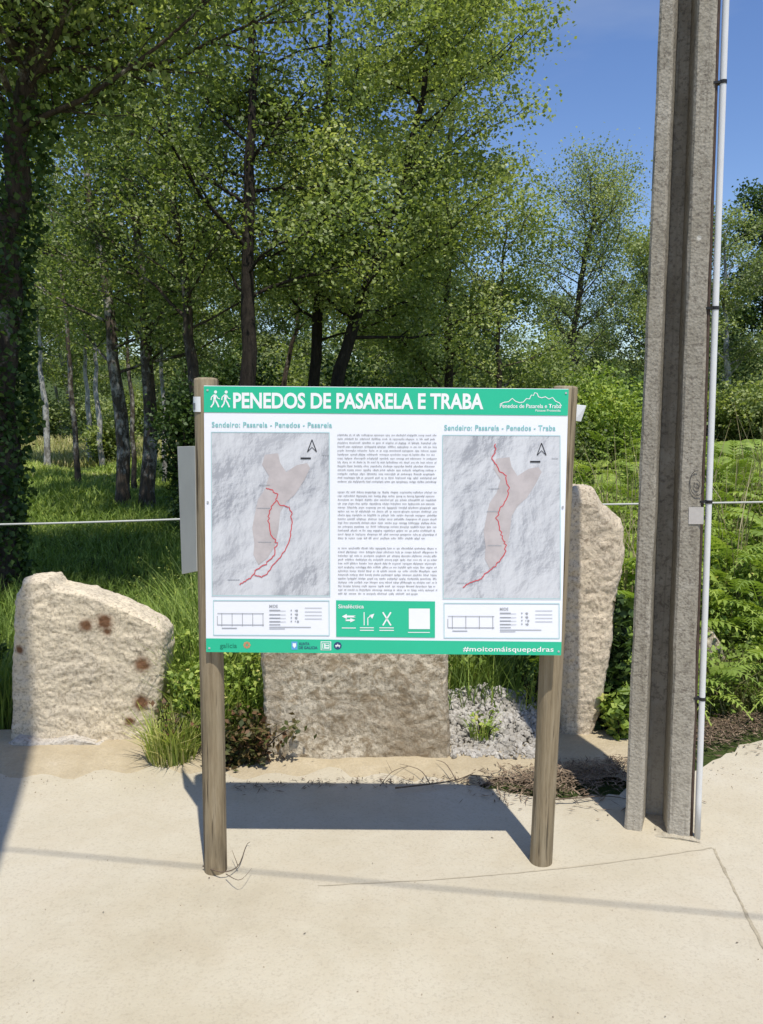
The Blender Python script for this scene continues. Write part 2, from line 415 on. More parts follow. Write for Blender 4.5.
def stone_mesh(w0, nx, ny, nz, depth, xl, xr, zt, amp, seed, rnd=.06, yoff=lambda u, v: 0):
    """closed block: u across, v up, depth back (+y), local coordinates"""
    bm = bmesh.new()
    def pt(u, v, q):
        # soften the box edges
        uu, vv, qq = u * 2 - 1, v * 2 - 1, q * 2 - 1
        def r(a, b): return a * (1 - rnd * max(0, abs(b) - .75) / .25 * .9)
        U = (r(r(uu, vv if vv > 0 else 0), qq) + 1) / 2; Vv = (r(vv, qq) + 1) / 2 if vv > 0 else v
        x = xl(Vv) + (xr(Vv) - xl(Vv)) * U; z = zt(U) * Vv; y = depth * ((r(qq, uu) + 1) / 2) + yoff(U, Vv)
        return Vector((x, y, z))
    def face(a, b, fn):
        g = [[bm.verts.new(fn(i / a, j / b)) for j in range(b + 1)] for i in range(a + 1)]
        for i in range(a):
            for j in range(b): bm.faces.new((g[i][j], g[i + 1][j], g[i + 1][j + 1], g[i][j + 1]))
    face(nx, nz, lambda u, v: pt(u, v, 0)); face(nx, nz, lambda u, v: pt(1 - u, v, 1))
    face(ny, nz, lambda q, v: pt(1, v, q)); face(ny, nz, lambda q, v: pt(0, v, 1 - q))
    face(nx, ny, lambda u, q: pt(u, 1, q))
    bmesh.ops.remove_doubles(bm, verts=bm.verts, dist=1e-4)
    bm.normal_update()
    off = Vector((seed * 3.1, seed * 1.7, seed * .9))
    D = []
    for v in bm.verts:
        p = v.co + off
        p = p + noise.noise_vector(p * 9) * .02
        vd = noise.voronoi(p * Vector((1, 1, 1.5)) * 13)[0]; ve = noise.voronoi(p * 31)[0]
        h = noise.noise(p * 2.6) * .9 + noise.noise(p * 1.4 + Vector((9, 2, 5))) * .8 + (vd[1] - vd[0]) * .4 - vd[0] * .35 + noise.noise(p * 6.5) * .6 + (ve[1] - ve[0]) * .3 + noise.noise(p * 55) * .30 + noise.noise(p * 24) * .3
        rid = 1 - abs(noise.noise(Vector((p.x * 6, p.y * 6, p.z * 11)))) * 2
        D.append((h * .75 + rid * .22 - .3) * amp)
    for v, d in zip(list(bm.verts), D): v.co += v.normal * d
    me = bpy.data.meshes.new('stone'); bm.normal_update(); bm.to_mesh(me); bm.free()
    me.polygons.foreach_set('use_smooth', [True] * len(me.polygons))
    return me
def lerp_tab(tab):
    def f(u):
        for (a, va), (b, vb) in zip(tab, tab[1:]):
            if u <= b:
                k = (u - a) / (b - a); return va + (vb - va) * k
        return tab[-1][1]
    return f

# left slab
YL = 3.76
b0 = at(14, 748, YL); org = Vector((b0.x - .02, YL, -.03))
def lx(px, py, Y=YL): return at(px, py, Y).x - org.x - .02
def lz(px, py, Y=YL): return at(px, py, Y).z
zt = lerp_tab([(0, lz(45, 574)), (.2, lz(48, 572)), (.24, lz(52, 581)), (.45, lz(95, 586)), (.62, lz(120, 596)), (.8, lz(145, 608)), (.93, lz(162, 619)), (1, lz(172, 632))])
xl = lerp_tab([(0, lx(12, 748)), (.5, lx(14, 670)), (.9, lx(18, 600)), (1, lx(22, 574))])
xr = lerp_tab([(0, lx(156, 748)), (.4, lx(163, 705)), (.75, lx(168, 655)), (1, lx(172, 628))])
spots = [(lx(px, py), lz(px, py), r) for px, py, r in ((90, 619, .034), (108, 616, .042), (111, 626, .022), (146, 659, .042), (145, 697, .042), (133, 716, .026), (23, 644, .022))]
M['granite_left'] = granite('cream_granite', (.74, .635, .46), (.62, .54, .41), (.30, .24, .17), spots, .68)
s = empty('granite_slab', org); tag(s, 'cream granite slab with brown rust spots and a sloping top, left of the sign', 'stone')
me = stone_mesh(1, 130, 20, 124, .20, xl, xr, zt, .013, 1.0, .05); link('slab', me, M['granite_left'], s)
# rubble/mortar at its foot
M['mortar'] = granite('mortar', (.56, .51, .43), (.45, .41, .35), (.22, .19, .155), None, .6)
zt2 = lerp_tab([(0, .02), (.1, .07), (.3, .055), (.5, .085), (.7, .06), (.9, .05), (1, .015)])
me = stone_mesh(1, 60, 10, 10, .34, lerp_tab([(0, lx(2, 752)), (1, lx(10, 748))]), lerp_tab([(0, lx(162, 752)), (1, lx(152, 748))]), zt2, .022, 2.0, .1)
o = link('mortar_footing', me, M['mortar'], s); o.location = (0, -.055, 0)

# middle block
YM = 3.60
b0 = at(264, 760, YM); org = Vector((b0.x, YM, 0))
def lx(px, py, Y=YM): return at(px, py, Y).x - org.x
M['granite_mid'] = granite('weathered_granite', (.69, .61, .47), (.53, .47, .37), (.20, .165, .12), None, .47, (.27, .205, .125))
me = stone_mesh(1, 130, 20, 104, .26, lerp_tab([(0, lx(264, 760)), (1, lx(258, 640))]), lerp_tab([(0, lx(452, 760)), (.5, lx(447, 700)), (1, lx(447, 640))]),
                lerp_tab([(0, .70), (.4, .74), (.7, .71), (1, .66)]), .013, 3.0, .05)
o = link('granite_block', me, M['granite_mid']); o.location = org
tag(o, 'rough weathered granite block stained brown, standing under the middle of the sign panel', 'stone')

# standing stone on the right
YR = 3.87
b0 = at(560, 752, YR); org = Vector((b0.x, YR, 0))
def lx(px, py, Y=YR): return at(px, py, Y).x - org.x
def lz(px, py, Y=YR): return at(px, py, Y).z
M['granite_right'] = granite('pink_granite', (.71, .60, .44), (.55, .475, .365), (.26, .20, .145), None, .66, (.33, .21, .11))
zt = lerp_tab([(0, lz(560, 492)), (.3, lz(580, 486)), (.5, lz(592, 488)), (.62, lz(600, 502)), (.8, lz(612, 512)), (1, lz(624, 522))])
me = stone_mesh(1, 60, 26, 150, .24, lerp_tab([(0, lx(560, 752)), (1, lx(558, 490))]),
                lerp_tab([(0, lx(592, 752)), (.1, lx(600, 728)), (.3, lx(609, 670)), (.45, lx(617, 615)), (.62, lx(621, 570)), (.8, lx(627, 540)), (.95, lx(631, 515)), (1, lx(630, 505))]), zt, .014, 5.0, .14)
o = link('standing_stone', me, M['granite_right']); o.location = org
tag(o, 'tall narrow upright granite stone just right of the sign', 'stone')
# low stone half hidden behind the pole
YB = 4.75; b0 = at(712, 706, YB); org = Vector((b0.x - .12, YB, terr(b0.x, YB) - .03))
me = stone_mesh(1, 26, 14, 26, .25, lambda v: 0 + .02 * v, lambda v: .26 - .05 * v, lerp_tab([(0, .22), (.5, .34), (1, .2)]), .02, 9.0, .25)
o = link('low_stone', me, M['granite_mid']); o.location = org
tag(o, 'low rounded stone in the grass behind the concrete pole', 'stone')

# ------------------------------------------------------------------ the sign
t = NT('weathered_post_wood')
v = t.mapping((14, 14, .9)); n = t.noise(3, 9, .7, v); n2 = t.noise(2.2, 5, .6); v2 = t.mapping((40, 40, 1.2)); n3 = t.noise(2, 4, .6, v2)
c = t.ramp(n, [(.3, (.155, .118, .072)), (.5, (.27, .215, .135)), (.7, (.36, .30, .205))])
c = t.mix(t.ramp(n3, [(.36, .9), (.42, 0)]), c, (.075, .056, .036))
c = t.mix(t.ramp(n2, [(.5, 0), (.75, .4)]), c, (.23, .215, .15))
M['wood'] = t.fin(c, .85, t.bump(n3, .5, .01, t.bump(n, .4, .008)), .15)
M['white'] = plain('panel_white', (.84, .85, .89), .3, .015, 3, .45)
M['green'] = plain('panel_green', (.025, .50, .285), .35, .03, 4, .4)
M['print_white'] = plain('print_white', (.84, .85, .84), .4, .01)
M['print_grey'] = plain('print_grey', (.38, .39, .41), .5, .05)
M['print_mid'] = plain('print_mid_grey', (.20, .205, .22), .5, .05)
M['print_dark'] = plain('print_dark', (.03, .03, .035), .5, .05)
M['print_teal'] = plain('print_teal', (.21, .52, .50), .5, .03)
M['print_frame'] = plain('print_frame', (.42, .62, .62), .5, .03)
M['print_red'] = plain('print_red', (.62, .09, .10), .5, .05)
M['print_pink'] = None
M['print_blue'] = plain('print_blue', (.12, .36, .66), .5, .05)
M['print_navy'] = plain('print_navy', (.03, .06, .16), .5, .05)
M['print_orange'] = plain('print_orange', (.55, .30, .16), .5, .05)
M['print_dgreen'] = plain('print_dark_green', (.012, .20, .12), .5, .05)
M['metal'] = plain('aluminium_back', (.45, .46, .47), .4, .05)

YP = 2.665
BL, BR_, TL, TR = at(206, 652.2, YP), at(561.3, 654, YP), at(205, 385.5, YP + .035), at(569.5, 387.5, YP + .035)
Xv = (BR_ - BL); PW = Xv.length; Xv.normalize()
Zv = ((TL + TR) / 2 - (BL + BR_) / 2); PH = Zv.length; Zv.normalize(); k_ = Zv.dot(Xv) * .5
Zv = (Zv - Xv * k_).normalized(); Xv = (Xv - Zv * Xv.dot(Zv)).normalized()
Yv = Zv.cross(Xv)            # points away from the viewer
baseL, baseR = gp(213.5, 876), gp(543, 867)
sign = empty('information_sign', ((baseL.x + baseR.x) / 2, (baseL.y + baseR.y) / 2 + .04, 0))
tag(sign, 'large green and white hiking trail information board on two round wooden posts', 'sign')
SO = Vector(sign.location)
def post_mesh(p0, p1, r):
    mb = MB(); P = []; rr = []
    for i in range(15):
        f = i / 14; P.append(p0.lerp(p1, f)); rr.append(r * (1 + .02 * math.sin(f * 9 + p0.x * 5)))
    d = (p1 - p0).normalized()
    P += [p1 + d * .006, p1 + d * .0085]; rr += [r * .93, r * .7]
    mb.tube(P, rr, 28); return mb
RP = .040
def post(basepx, toppx, Y):
    b = gp(*basepx); b = Vector((b.x, b.y + RP, -.15)); tp = at(toppx[0], toppx[1], YP + RP + .043)
    d = (tp - Vector((b.x, b.y, 0)))
    b2 = Vector((b.x, b.y, 0)) - d * (.15 / d.z)
    o = post_mesh(b2 - SO, tp - SO, RP).build('post', M['wood'], sign, smooth=True)
    o.data.polygons.foreach_set('use_smooth', [len(p.vertices) == 4 for p in o.data.polygons])
    return o, b2, tp
pL, pLb, pLt = post((213.5, 877), (206, 380.5), YP)
pR, pRb, pRt = post((543, 868.5), (565.5, 388.5), YP)
# panel: everything printed on it is laid out on its own face, in panel units
panel_mat = Matrix((( Xv.x, Yv.x, Zv.x, BL.x - SO.x), (Xv.y, Yv.y, Zv.y, BL.y - SO.y), (Xv.z, Yv.z, Zv.z, BL.z - SO.z), (0, 0, 0, 1)))
mb = MB(); mb.box((PW / 2, .004, PH / 2), (PW, .006, PH))
panel = mb.build('panel', M['white'], sign, bevel=.0012); panel.matrix_local = panel_mat
S = PW / 358.0                                        # one layout unit in metres
def PT(px, py):
    k = (653.2 - py) / 267.0
    x0 = 206 - k * 1.0; x1 = 561.3 + k * 8.0; y0 = 652.2 - k * 266.7; 
    u = (px - x0) / (x1 - x0); yy = py - u * 1.9
    return u * PW, (652.2 - yy) / 266.7 * PH
class Print:
    def __init__(s, layer): s.mb = MB(); s.y = .0004 - layer * .0007
    def poly(s, pts):
        P = [PT(*p) for p in pts]; s.mb.add([(a, s.y, b) for a, b in P], [tuple(range(len(P)))]); return s
    def rect(s, x0, y0, x1, y1): return s.poly([(x0, y1), (x1, y1), (x1, y0), (x0, y0)])
    def frame(s, x0, y0, x1, y1, w):
        s.rect(x0, y0, x1, y0 + w); s.rect(x0, y1 - w, x1, y1); s.rect(x0, y0 + w, x0 + w, y1 - w); s.rect(x1 - w, y0 + w, x1, y1 - w); return s
    def stroke(s, pts, w):
        P = [Vector(PT(*p)) for p in pts]; w *= S * .5; V = []
        for i, p in enumerate(P):
            d = (P[min(i + 1, len(P) - 1)] - P[max(i - 1, 0)]).normalized(); n = Vector((-d.y, d.x)) * w
            V += [p + n, p - n]
        s.mb.add([(a[0], s.y, a[1]) for a in V], [(2 * i + 1, 2 * i, 2 * i + 2, 2 * i + 3)[::-1] for i in range(len(P) - 1)]); return s
    def disc(s, x, y, r, n=16): return s.poly([(x + r * math.cos(-a * 6.2832 / n), y + r * math.sin(-a * 6.2832 / n)) for a in range(n)])
    def build(s, name, mat, label=None):
        o = s.mb.build(name, mat, panel)
        if label: o['label'] = label
        return o
def text(name, body, x0, x1, ytop, ybase, mat, layer, bold=0.0, ref=None, spacing=1.0):
    """lettering fitted between x0 and x1; cap height from ytop to ybase"""
    cu = bpy.data.curves.new(name, 'FONT'); cu.body = body; cu.size = 1; cu.offset = bold; cu.space_character = spacing; cu.resolution_u = 4
    ob = bpy.data.objects.new('tmp', cu); COL.objects.link(ob)
    dg = bpy.context.evaluated_depsgraph_get(); me = bpy.data.meshes.new_from_object(ob.evaluated_get(dg))
    cap = .70
    bpy.data.objects.remove(ob); bpy.data.curves.remove(cu)
    co = np.zeros(len(me.vertices) * 3, np.float32); me.vertices.foreach_get('co', co); co = co.reshape(-1, 3)
    a, b = co[:, 0].min(), co[:, 0].max()
    ax, az = PT(x0, ybase); bx, bz = PT(x1, ybase); _, cz = PT(x0, ytop)
    sx = (bx - ax) / (b - a); sz = (cz - az) / cap
    out = np.stack([ax + (co[:, 0] - a) * sx, np.full(len(co), .0004 - layer * .0007), az + co[:, 1] * sz + (bz - az) * (co[:, 0] - a) / (b - a)], 1)
    me.vertices.foreach_set('co', out.reshape(-1).astype(np.float32)); me.update(); me.name = name
    return link(name, me, mat, panel)

Print(1).poly([(205.2, 411.5), (568.2, 413.5), (569.3, 387.8), (205.3, 386)]).build('header_band', M['green'])
Print(1).poly([(206.2, 652), (561.1, 654), (561.6, 640.3), (206.2, 638)]).build('footer_band', M['green'])
text('title_lettering', 'PENEDOS DE PASARELA E TRABA', 234.5, 484, 392.5, 407, M['print_white'], 2, .030)
# two walkers
pg = Print(2)
for ox in (0, 10.6):
    x = 211.6 + ox
    pg.disc(x + 5.4, 391.7, 1.55, 12)
    pg.poly([(x + 3.4, 394.0), (x + 3.2, 399.8), (x + 5.6, 399.8), (x + 6.2, 394.4)])
    pg.stroke([(x + 4.9, 399.4), (x + 6.9, 402.6), (x + 8.6, 406.6)], 1.45)
    pg.stroke([(x + 3.9, 399.4), (x + 3.1, 403.2), (x + .6, 406.6)], 1.45)
    pg.stroke([(x + 5.9, 394.8), (x + 7.4, 397.6), (x + 9.6, 398.4)], 1.0)
    pg.stroke([(x + 3.7, 394.6), (x + 1.3, 396.8), (x + .9, 399.6)], 1.0)
pg.build('walker_pictogram', M['print_white'])
# mountain logo at the right of the header
lg = Print(2)
lg.stroke([(500.5, 402.6), (505, 400.6), (509, 400.2), (513, 396.8), (516, 399.6), (520, 401), (524, 400.4), (527, 397), (530, 397.4), (532, 393.4), (534, 394.2), (535.2, 391.3), (537.6, 391.8), (539, 395.2), (542, 396.2), (546, 395.2), (549.5, 397.4), (553, 395.8), (556, 399.4), (560, 401.2), (562, 404.2)], .8)
lg.build('mountain_logo', M['print_white'])
text('logo_lettering', 'Penedos de Pasarela e Traba', 500.5, 561.5, 402.2, 406.2, M['print_white'], 2, .01)
text('logo_lettering', 'Paisaxe Protexida', 536, 561, 407.4, 409.6, M['print_white'], 2, .005)
text('trail_heading', 'Sendeiro: Pasarela - Penedos - Pasarela', 213, 333, 420.9, 426, M['print_teal'], 1, .012, spacing=1.06)
text('trail_heading', 'Sendeiro: Pasarela - Penedos - Traba', 445, 556, 423, 428.2, M['print_teal'], 1, .012, spacing=1.06)
# maps
t = NT('hillshade')
v = t.mapping((1, 1, .75))
rx = t.new('ShaderNodeMapping'); rx.inputs['Rotation'].default_value = (0, R(24), 0); rx.inputs['Scale'].default_value = (1.15, 1, .85); t.L(t.tc.outputs['Object'], rx.inputs['Vector'])
n = t.noise(5.5, 6, .46, rx.outputs[0], .15)
bn = t.bump(n, 1.0, .11)
nv = t.new('ShaderNodeVectorMath', operation='DOT_PRODUCT'); nv.inputs[1].default_value = (-.62, -.5, .60); t.L(bn, nv.inputs[0])
sh = t.ramp(nv.outputs['Value'], [(.1, (.33, .34, .37)), (.4, (.50, .51, .535)), (.62, (.57, .58, .60)), (.85, (.65, .66, .68))])
n5 = t.noise(3, 3, .5)
c = t.mix(t.ramp(n5, [(.4, 0), (.7, .5)]), sh, (.66, .665, .68))
M['map'] = t.fin(c, .5, None, .3)
t2 = NT('map_protected_area'); n = t2.noise(16, 7, .65)
M['map_area'] = t2.fin(t2.ramp(n, [(.3, (.43, .39, .385)), (.6, (.55, .50, .49))]), .5)
def hillmap(x0, y0, x1, y1):
    mp = Print(1); mp.rect(x0, y0, x1, y1); o = mp.build('map', M['map'])
    Print(2).frame(x0 - .6, y0 - .6, x1 + .6, y1 + .6, .7).build('map_frame', M['print_frame'])
hillmap(212.7, 431.3, 330, 594); hillmap(443.6, 433.5, 560.3, 596)
area = [(266, 453), (279, 451.5), (281, 461), (287, 470), (298, 463), (308, 461), (311, 466), (305, 478), (296, 492), (287, 500), (281, 510), (279, 528), (275, 545), (268, 556), (259, 563), (254, 553), (255, 541), (253, 526), (256, 510), (259, 497), (266, 487), (270, 474), (263, 463)]
Print(2).poly(area[::-1]).build('protected_area', M['map_area'])
Print(2).poly([(x + 231, y + 3) for x, y in area][::-1]).build('protected_area', M['map_area'])
def wig(pts, seed, a=.7, k=5):
    rd = random.Random(seed); out = []
    for (p, q) in zip(pts, pts[1:]):
        for i in range(k):
            f = i / k; out.append((p[0] + (q[0] - p[0]) * f + rd.gauss(0, a), p[1] + (q[1] - p[1]) * f + rd.gauss(0, a * .5)))
    out.append(pts[-1]); return out
rt = Print(3)
rt.stroke(wig([(266, 486), (273, 488), (278, 492), (277, 498), (271, 506), (269, 514), (270, 526), (274, 536), (278, 541), (275, 553), (266, 562), (256, 569), (251, 576), (244, 580), (240, 583)], 1), .95)
rt.stroke(wig([(277, 498), (281, 503), (290, 505), (293, 511), (292, 527), (290, 541), (282, 554), (275, 561), (268, 572), (262, 575), (255, 573)], 2, .4), .9)
rt.build('trail_line', M['print_red'])
rt = Print(3)
rt.stroke(wig([(496, 441), (495, 450), (493, 457), (499, 466), (506, 473), (509, 483), (507, 496), (501, 504), (498, 512), (500, 527), (504, 537), (506, 542), (505, 552), (496, 563), (487, 570), (480, 577), (470, 580), (463, 585)], 3), .95)
rt.build('trail_line', M['print_red'])
for ox, oy in ((0, 0), (229, 2.5)):
    x, y = 313 + ox, 438 + oy
    Print(3).stroke([(x, y), (x - 4.6, y + 12)], .8).stroke([(x, y), (x + 4.6, y + 12)], .8).stroke([(x - 4.6, y + 12), (x, y + 7.5), (x + 4.6, y + 12)], .7).rect(x - 11.5, y + 17.6, x - 1.2, y + 19.2).build('north_arrow', M['print_dark'])
    rd = random.Random(int(ox))
    for (mx_, my_, ln) in ((260, 483, 10), (258, 506, 12), (259, 540, 13), (228, 578, 12), (323, 453, 6)):
        x = mx_ + ox; mk = Print(3)
        while x < mx_ + ox + ln:
            wl = rd.uniform(1, 2.6); mk.rect(x, my_ + oy - .35, x + wl, my_ + oy + .35); x += wl + .3
        mk.build('place_name', M['print_grey'])
# running text: lines of tiny word marks (too small to read in the place)
rd = random.Random(12)
for bi, (ya, yb) in enumerate(((432.8, 483.5), (489.2, 537.5), (545.3, 593))):
    tx = Print(1); y = ya
    while y < yb - 1:
        x = 338.5; end = 437.5 if y < yb - 4 else 338.5 + rd.uniform(70, 98)
        while x < end - 1:
            wl = min(rd.choice([2, 3, 4, 5, 6, 7, 8, 9, 10]) * 1.15, end - x); xx = x
            while xx < x + wl - .35:
                lw = rd.uniform(.30, .44); hh = rd.choice([0, 0, 0, .55, -.5]);
                tx.rect(xx, y + (-.55 if hh > 0 else 0), xx + lw, y + 1.25 + (.55 if hh < 0 else 0)); xx += lw + rd.uniform(.30, .55)
            x += wl + 1.3
        y += 3.83
    tx.build('running_text', M['print_mid'])
# profile boxes
for ox, oy in ((0, 0), (230.5, 2)):
    x0, y0, x1, y1 = 213.3 + ox, 598.8 + oy, 329.7 + ox - (.5 if ox else 0), 635 + oy
    Print(1).frame(x0, y0, x1, y1, .8).build('profile_frame', M['print_frame'])
    pr = Print(1)
    pr.stroke([(217.5 + ox, 612.4 + oy), (264 + ox, 612.4 + oy)], .6); pr.stroke([(217.5 + ox, 624 + oy), (264 + ox, 624 + oy)], .7)
    for k in range(5 if not ox else 4):
        xx = 222 + ox + k * (10.3 if not ox else 13.5); pr.stroke([(xx, 612 + oy), (xx, 625.2 + oy)], .7)
    pr.stroke([(217.5 + ox, 615 + oy), (217.5 + ox, 624 + oy)], .7)
    pr.rect(222 + ox, 627 + oy, 237 + ox, 627.8 + oy)
    for yy in (608.5, 613, 616.5, 620, 623.2): pr.rect(269.5 + ox, yy + oy, 269.5 + ox + 11, yy + .8 + oy)
    for yy in (609.5, 613.4, 617, 620.6): 
        pr.rect(269.5 + ox, yy + oy, 286 + ox, yy + .4 + oy); pr.rect(305 + ox, yy - 3.2 + oy, 322 + ox, yy - 2.7 + oy)
        pr.disc(291.5 + ox, yy - .5 + oy, .8, 8); pr.disc(297.5 + ox + rd.uniform(-1, 1), yy - .2 + oy, 1.2, 8); pr.rect(295 + ox, yy - 1 + oy, 296 + ox, yy + oy)
    pr.rect(269.5 + ox, 625.8 + oy, 311 + ox, 626.5 + oy); pr.rect(269.5 + ox, 627.6 + oy, 285 + ox, 628.2 + oy)
    pr.build('profile_table', M['print_grey'])
    text('table_heading', 'MIDE', 269.5 + ox, 278 + ox, 603.4 + oy, 606.2 + oy, M['print_grey'], 1, .02)
# green signage box
Print(1).poly([(336.3, 635.8), (435, 636.4), (435.3, 599.4), (336.3, 598.6)]).build('signage_box', M['green'])
text('signage_heading', 'Sinaléctica', 338.5, 364, 602.7, 606.6, M['print_white'], 2, .012)
ar = Print(2)
ar.poly([(342, 615), (347, 612.4), (347, 614), (356, 614), (353.8, 615), (356, 616), (347, 616), (347, 617.6)][::-1]); ar.poly([(355.5, 618.6), (350.5, 616.6), (350.5, 618), (345, 618), (346.6, 618.8), (345, 619.7), (350.5, 619.7), (350.5, 621)])
ar.build('arrow_symbols', M['print_white']); ar = Print(2)
ar.stroke([(364.3, 610.5), (364.3, 624)], .9); ar.stroke([(368, 624), (368, 616.5), (371, 614)], .9); ar.poly([(369.5, 613.6), (374.5, 612), (372.4, 617.2)])
ar.build('turn_symbols', M['print_white']); ar = Print(2)
ar.stroke([(383, 610.5), (391, 624)], 1.5); ar.stroke([(391, 610.5), (383, 624)], 1.5)
ar.build('cross_symbol', M['print_white']); ar = Print(2)
for x0, x1 in ((342, 356), (360, 374), (379.5, 394)):
    for yy in ((626.3,) if x0 == 342 else (626.0, 628.6)): Print(2).rect(x0, yy, x1, yy + .9).build('symbol_caption', M['print_white'])
Print(2).rect(408, 630.6, 430, 631.4).build('symbol_caption', M['print_white'])
Print(2).rect(409, 606.6, 430, 627.6).build('blank_square', M['print_white'])
# footer
text('footer_lettering', '#moitomáisquepedras', 463, 553.5, 645.2, 650.2, M['print_white'], 2, .012, spacing=1.05)
text('footer_logo', 'galicia', 220, 237, 642.8, 647.6, M['print_dgreen'], 2, .004)
fl = Print(2)
for k in range(8):
    a = k * .785; fl.disc(247 + 2.4 * math.cos(a), 644.6 + 2.4 * math.sin(a), 1.35, 8)
fl.build('rosette_logo', M['print_orange'])
Print(2).rect(291.5, 640.8, 297.5, 649.2).build('crest_logo', M['print_blue']); Print(3).poly([(292.8, 642.5), (296.2, 642.5), (296.2, 645.5), (294.5, 647.6), (292.8, 645.5)][::-1]).build('crest_shield', M['print_white'])
text('footer_logo', 'XUNTA', 298.8, 309.5, 641.8, 644.5, M['print_navy'], 2, .02); text('footer_logo', 'DE GALICIA', 298.8, 317.5, 645.7, 648.4, M['print_navy'], 2, .02)
Print(2).rect(320.8, 640.6, 331.2, 649.6).build('stamp_logo', M['print_white'])
sm = Print(3); sm.frame(321.6, 641.4, 330.4, 648.8, .8); sm.rect(323.2, 643, 324.2, 647.4).rect(325.6, 643, 328.8, 644).rect(325.6, 645.4, 328.8, 646.2); sm.build('stamp_logo_marks', M['green'])
Print(2).disc(337.8, 645, 3.9, 20).build('round_logo', M['print_navy']); Print(3).rect(335.4, 644.2, 340.2, 645.6).stroke([(336, 646.6), (337.8, 643), (339.6, 646.6)], .7).build('round_logo_marks', M['print_white'])
for px, py in ((209, 390), (208.6, 500), (209.4, 648), (566.5, 391.5), (563.2, 503.5), (558.6, 650)):
    a, b = PT(px, py); rv = MB(); rv.tube([(a, .001, b), (a, -.002, b)], .0035, 10)
    rv.build('rivet', M['metal'], panel)
# small sticker on the left post, square tag behind the right one, and the plate fixed to the left post
mb = MB()
a = at(195.0, 396, YP + .034); b = at(203.5, 413, YP + .001)
for i in range(6):
    pass
cx_, cy_ = None, None
f = (404.5 - 380.5) / (877 - 380.5); cen = pLt.lerp(pLb, f)
V = []
for j, zz in enumerate((at(200, 412, YP).z, at(200, 396.5, YP).z)):
    for i in range(7):
        an = R(178 + i * 13); V.append((cen.x - SO.x + (RP + .0025) * math.cos(an), cen.y - SO.y + (RP + .0025) * math.sin(an), zz))
mb.add(V, [(i, i + 1, i + 8, i + 7) for i in range(6)]); mb.build('sticker', M['print_white'], sign, smooth=True)
mb = MB(); V2 = []
for zz in (at(200, 410, YP).z, at(200, 403, YP).z):
    for i in range(4):
        an = R(196 + i * 10); V2.append((cen.x - SO.x + (RP + .0035) * math.cos(an), cen.y - SO.y + (RP + .0035) * math.sin(an), zz))
mb.add(V2, [(i, i + 1, i + 5, i + 4) for i in range(3)]); mb.build('sticker_mark', M['print_mid'], sign)
def slab_from(P, thick, name, mat):
    P = [Vector(p) - SO for p in P]; n = (P[1] - P[0]).cross(P[3] - P[0]).normalized() * thick
    mb = MB(); mb.add(P + [p + n for p in P], [(3, 2, 1, 0), (4, 5, 6, 7), (0, 1, 5, 4), (1, 2, 6, 5), (2, 3, 7, 6), (3, 0, 4, 7)])
    return mb.build(name, mat, sign, bevel=.001)
M['plate'] = plain('grey_white_plate', (.50, .49, .44), .5, .06, 6)
slab_from([at(183.5, 574, 2.92), at(198.5, 571, 2.74), at(196.5, 446, 2.74), at(179.0, 446.5, 2.92)], .006, 'side_plate', M['plate'])
slab_from([at(573, 420.5, 2.77), at(580, 421.5, 2.80), at(585.5, 405.5, 2.80), at(576, 404.5, 2.77)], .004, 'tag_plate', M['print_white'])

# ------------------------------------------------------------------ concrete utility pole
t = NT('pole_concrete')
v = t.voro(95); n = t.noise(6, 8, .7); n2 = t.noise(60, 6, .75); n4 = t.noise(3, 6, .6, t.mapping((6, 6, .6)))
v3 = t.voro(26)
c = t.ramp(n, [(.3, (.25, .225, .175)), (.55, (.35, .32, .26)), (.75, (.43, .40, .335))])
c = t.mix(t.ramp(n4, [(.52, 0), (.8, .6)]), c, (.21, .18, .13))
c = t.mix(t.ramp(n2, [(.38, .7), (.5, 0)]), c, (.12, .10, .08))
c = t.mix(t.ramp(v, [(.10, .45), (.2, 0)]), c, (.42, .40, .34))
sx = t.new('ShaderNodeSeparateXYZ'); t.L(t.tc.outputs['Object'], sx.inputs[0])
c = t.mix(t.ramp(t.math('ADD', t.math('MULTIPLY', sx.outputs[2], .9), t.math('MULTIPLY', n, .5)), [(.25, .55), (.75, 0)]), c, (.50, .46, .38))
ns = t.noise(4, 6, .65, t.mapping((16, 16, .35)))
c = t.mix(t.ramp(ns, [(.55, 0), (.72, .55)]), c, (.13, .11, .085))
c = t.mix(t.ramp(v3, [(.035, .9), (.06, 0)]), c, (.055, .045, .035))
v5 = t.voro(7.5)
c = t.mix(t.ramp(v5, [(.05, .9), (.07, 0)]), c, (.55, .53, .47))
M['pole'] = t.fin(c, .92, t.bump(n2, .4, .008, t.bump(v, .3, .006)), .15)
M['pvc'] = plain('pvc_pipe', (.66, .66, .64), .35, .04, 12, .5)
M['black'] = plain('black_rubber', (.02, .02, .02), .5, .1)
M['rust'] = plain('strip_shade_tone', (.075, .05, .038), .8, .3, 40)  # dark brown that paints the side shade between flange and conduit
A, B = gp(624.5, 830), gp(690, 840)
ux = (B - A); PWd = ux.length; ux.normalize(); uy = Vector((-ux.y, ux.x, 0))      # uy goes back
pole = empty('utility_pole', A + ux * PWd / 2 + uy * .095, math.atan2(ux.y, ux.x))
pole.rotation_euler = (0, R(-.68), math.atan2(ux.y, ux.x))
tag(pole, 'grey weathered concrete utility pole with a channelled face and a white conduit beside it', 'utility pole')
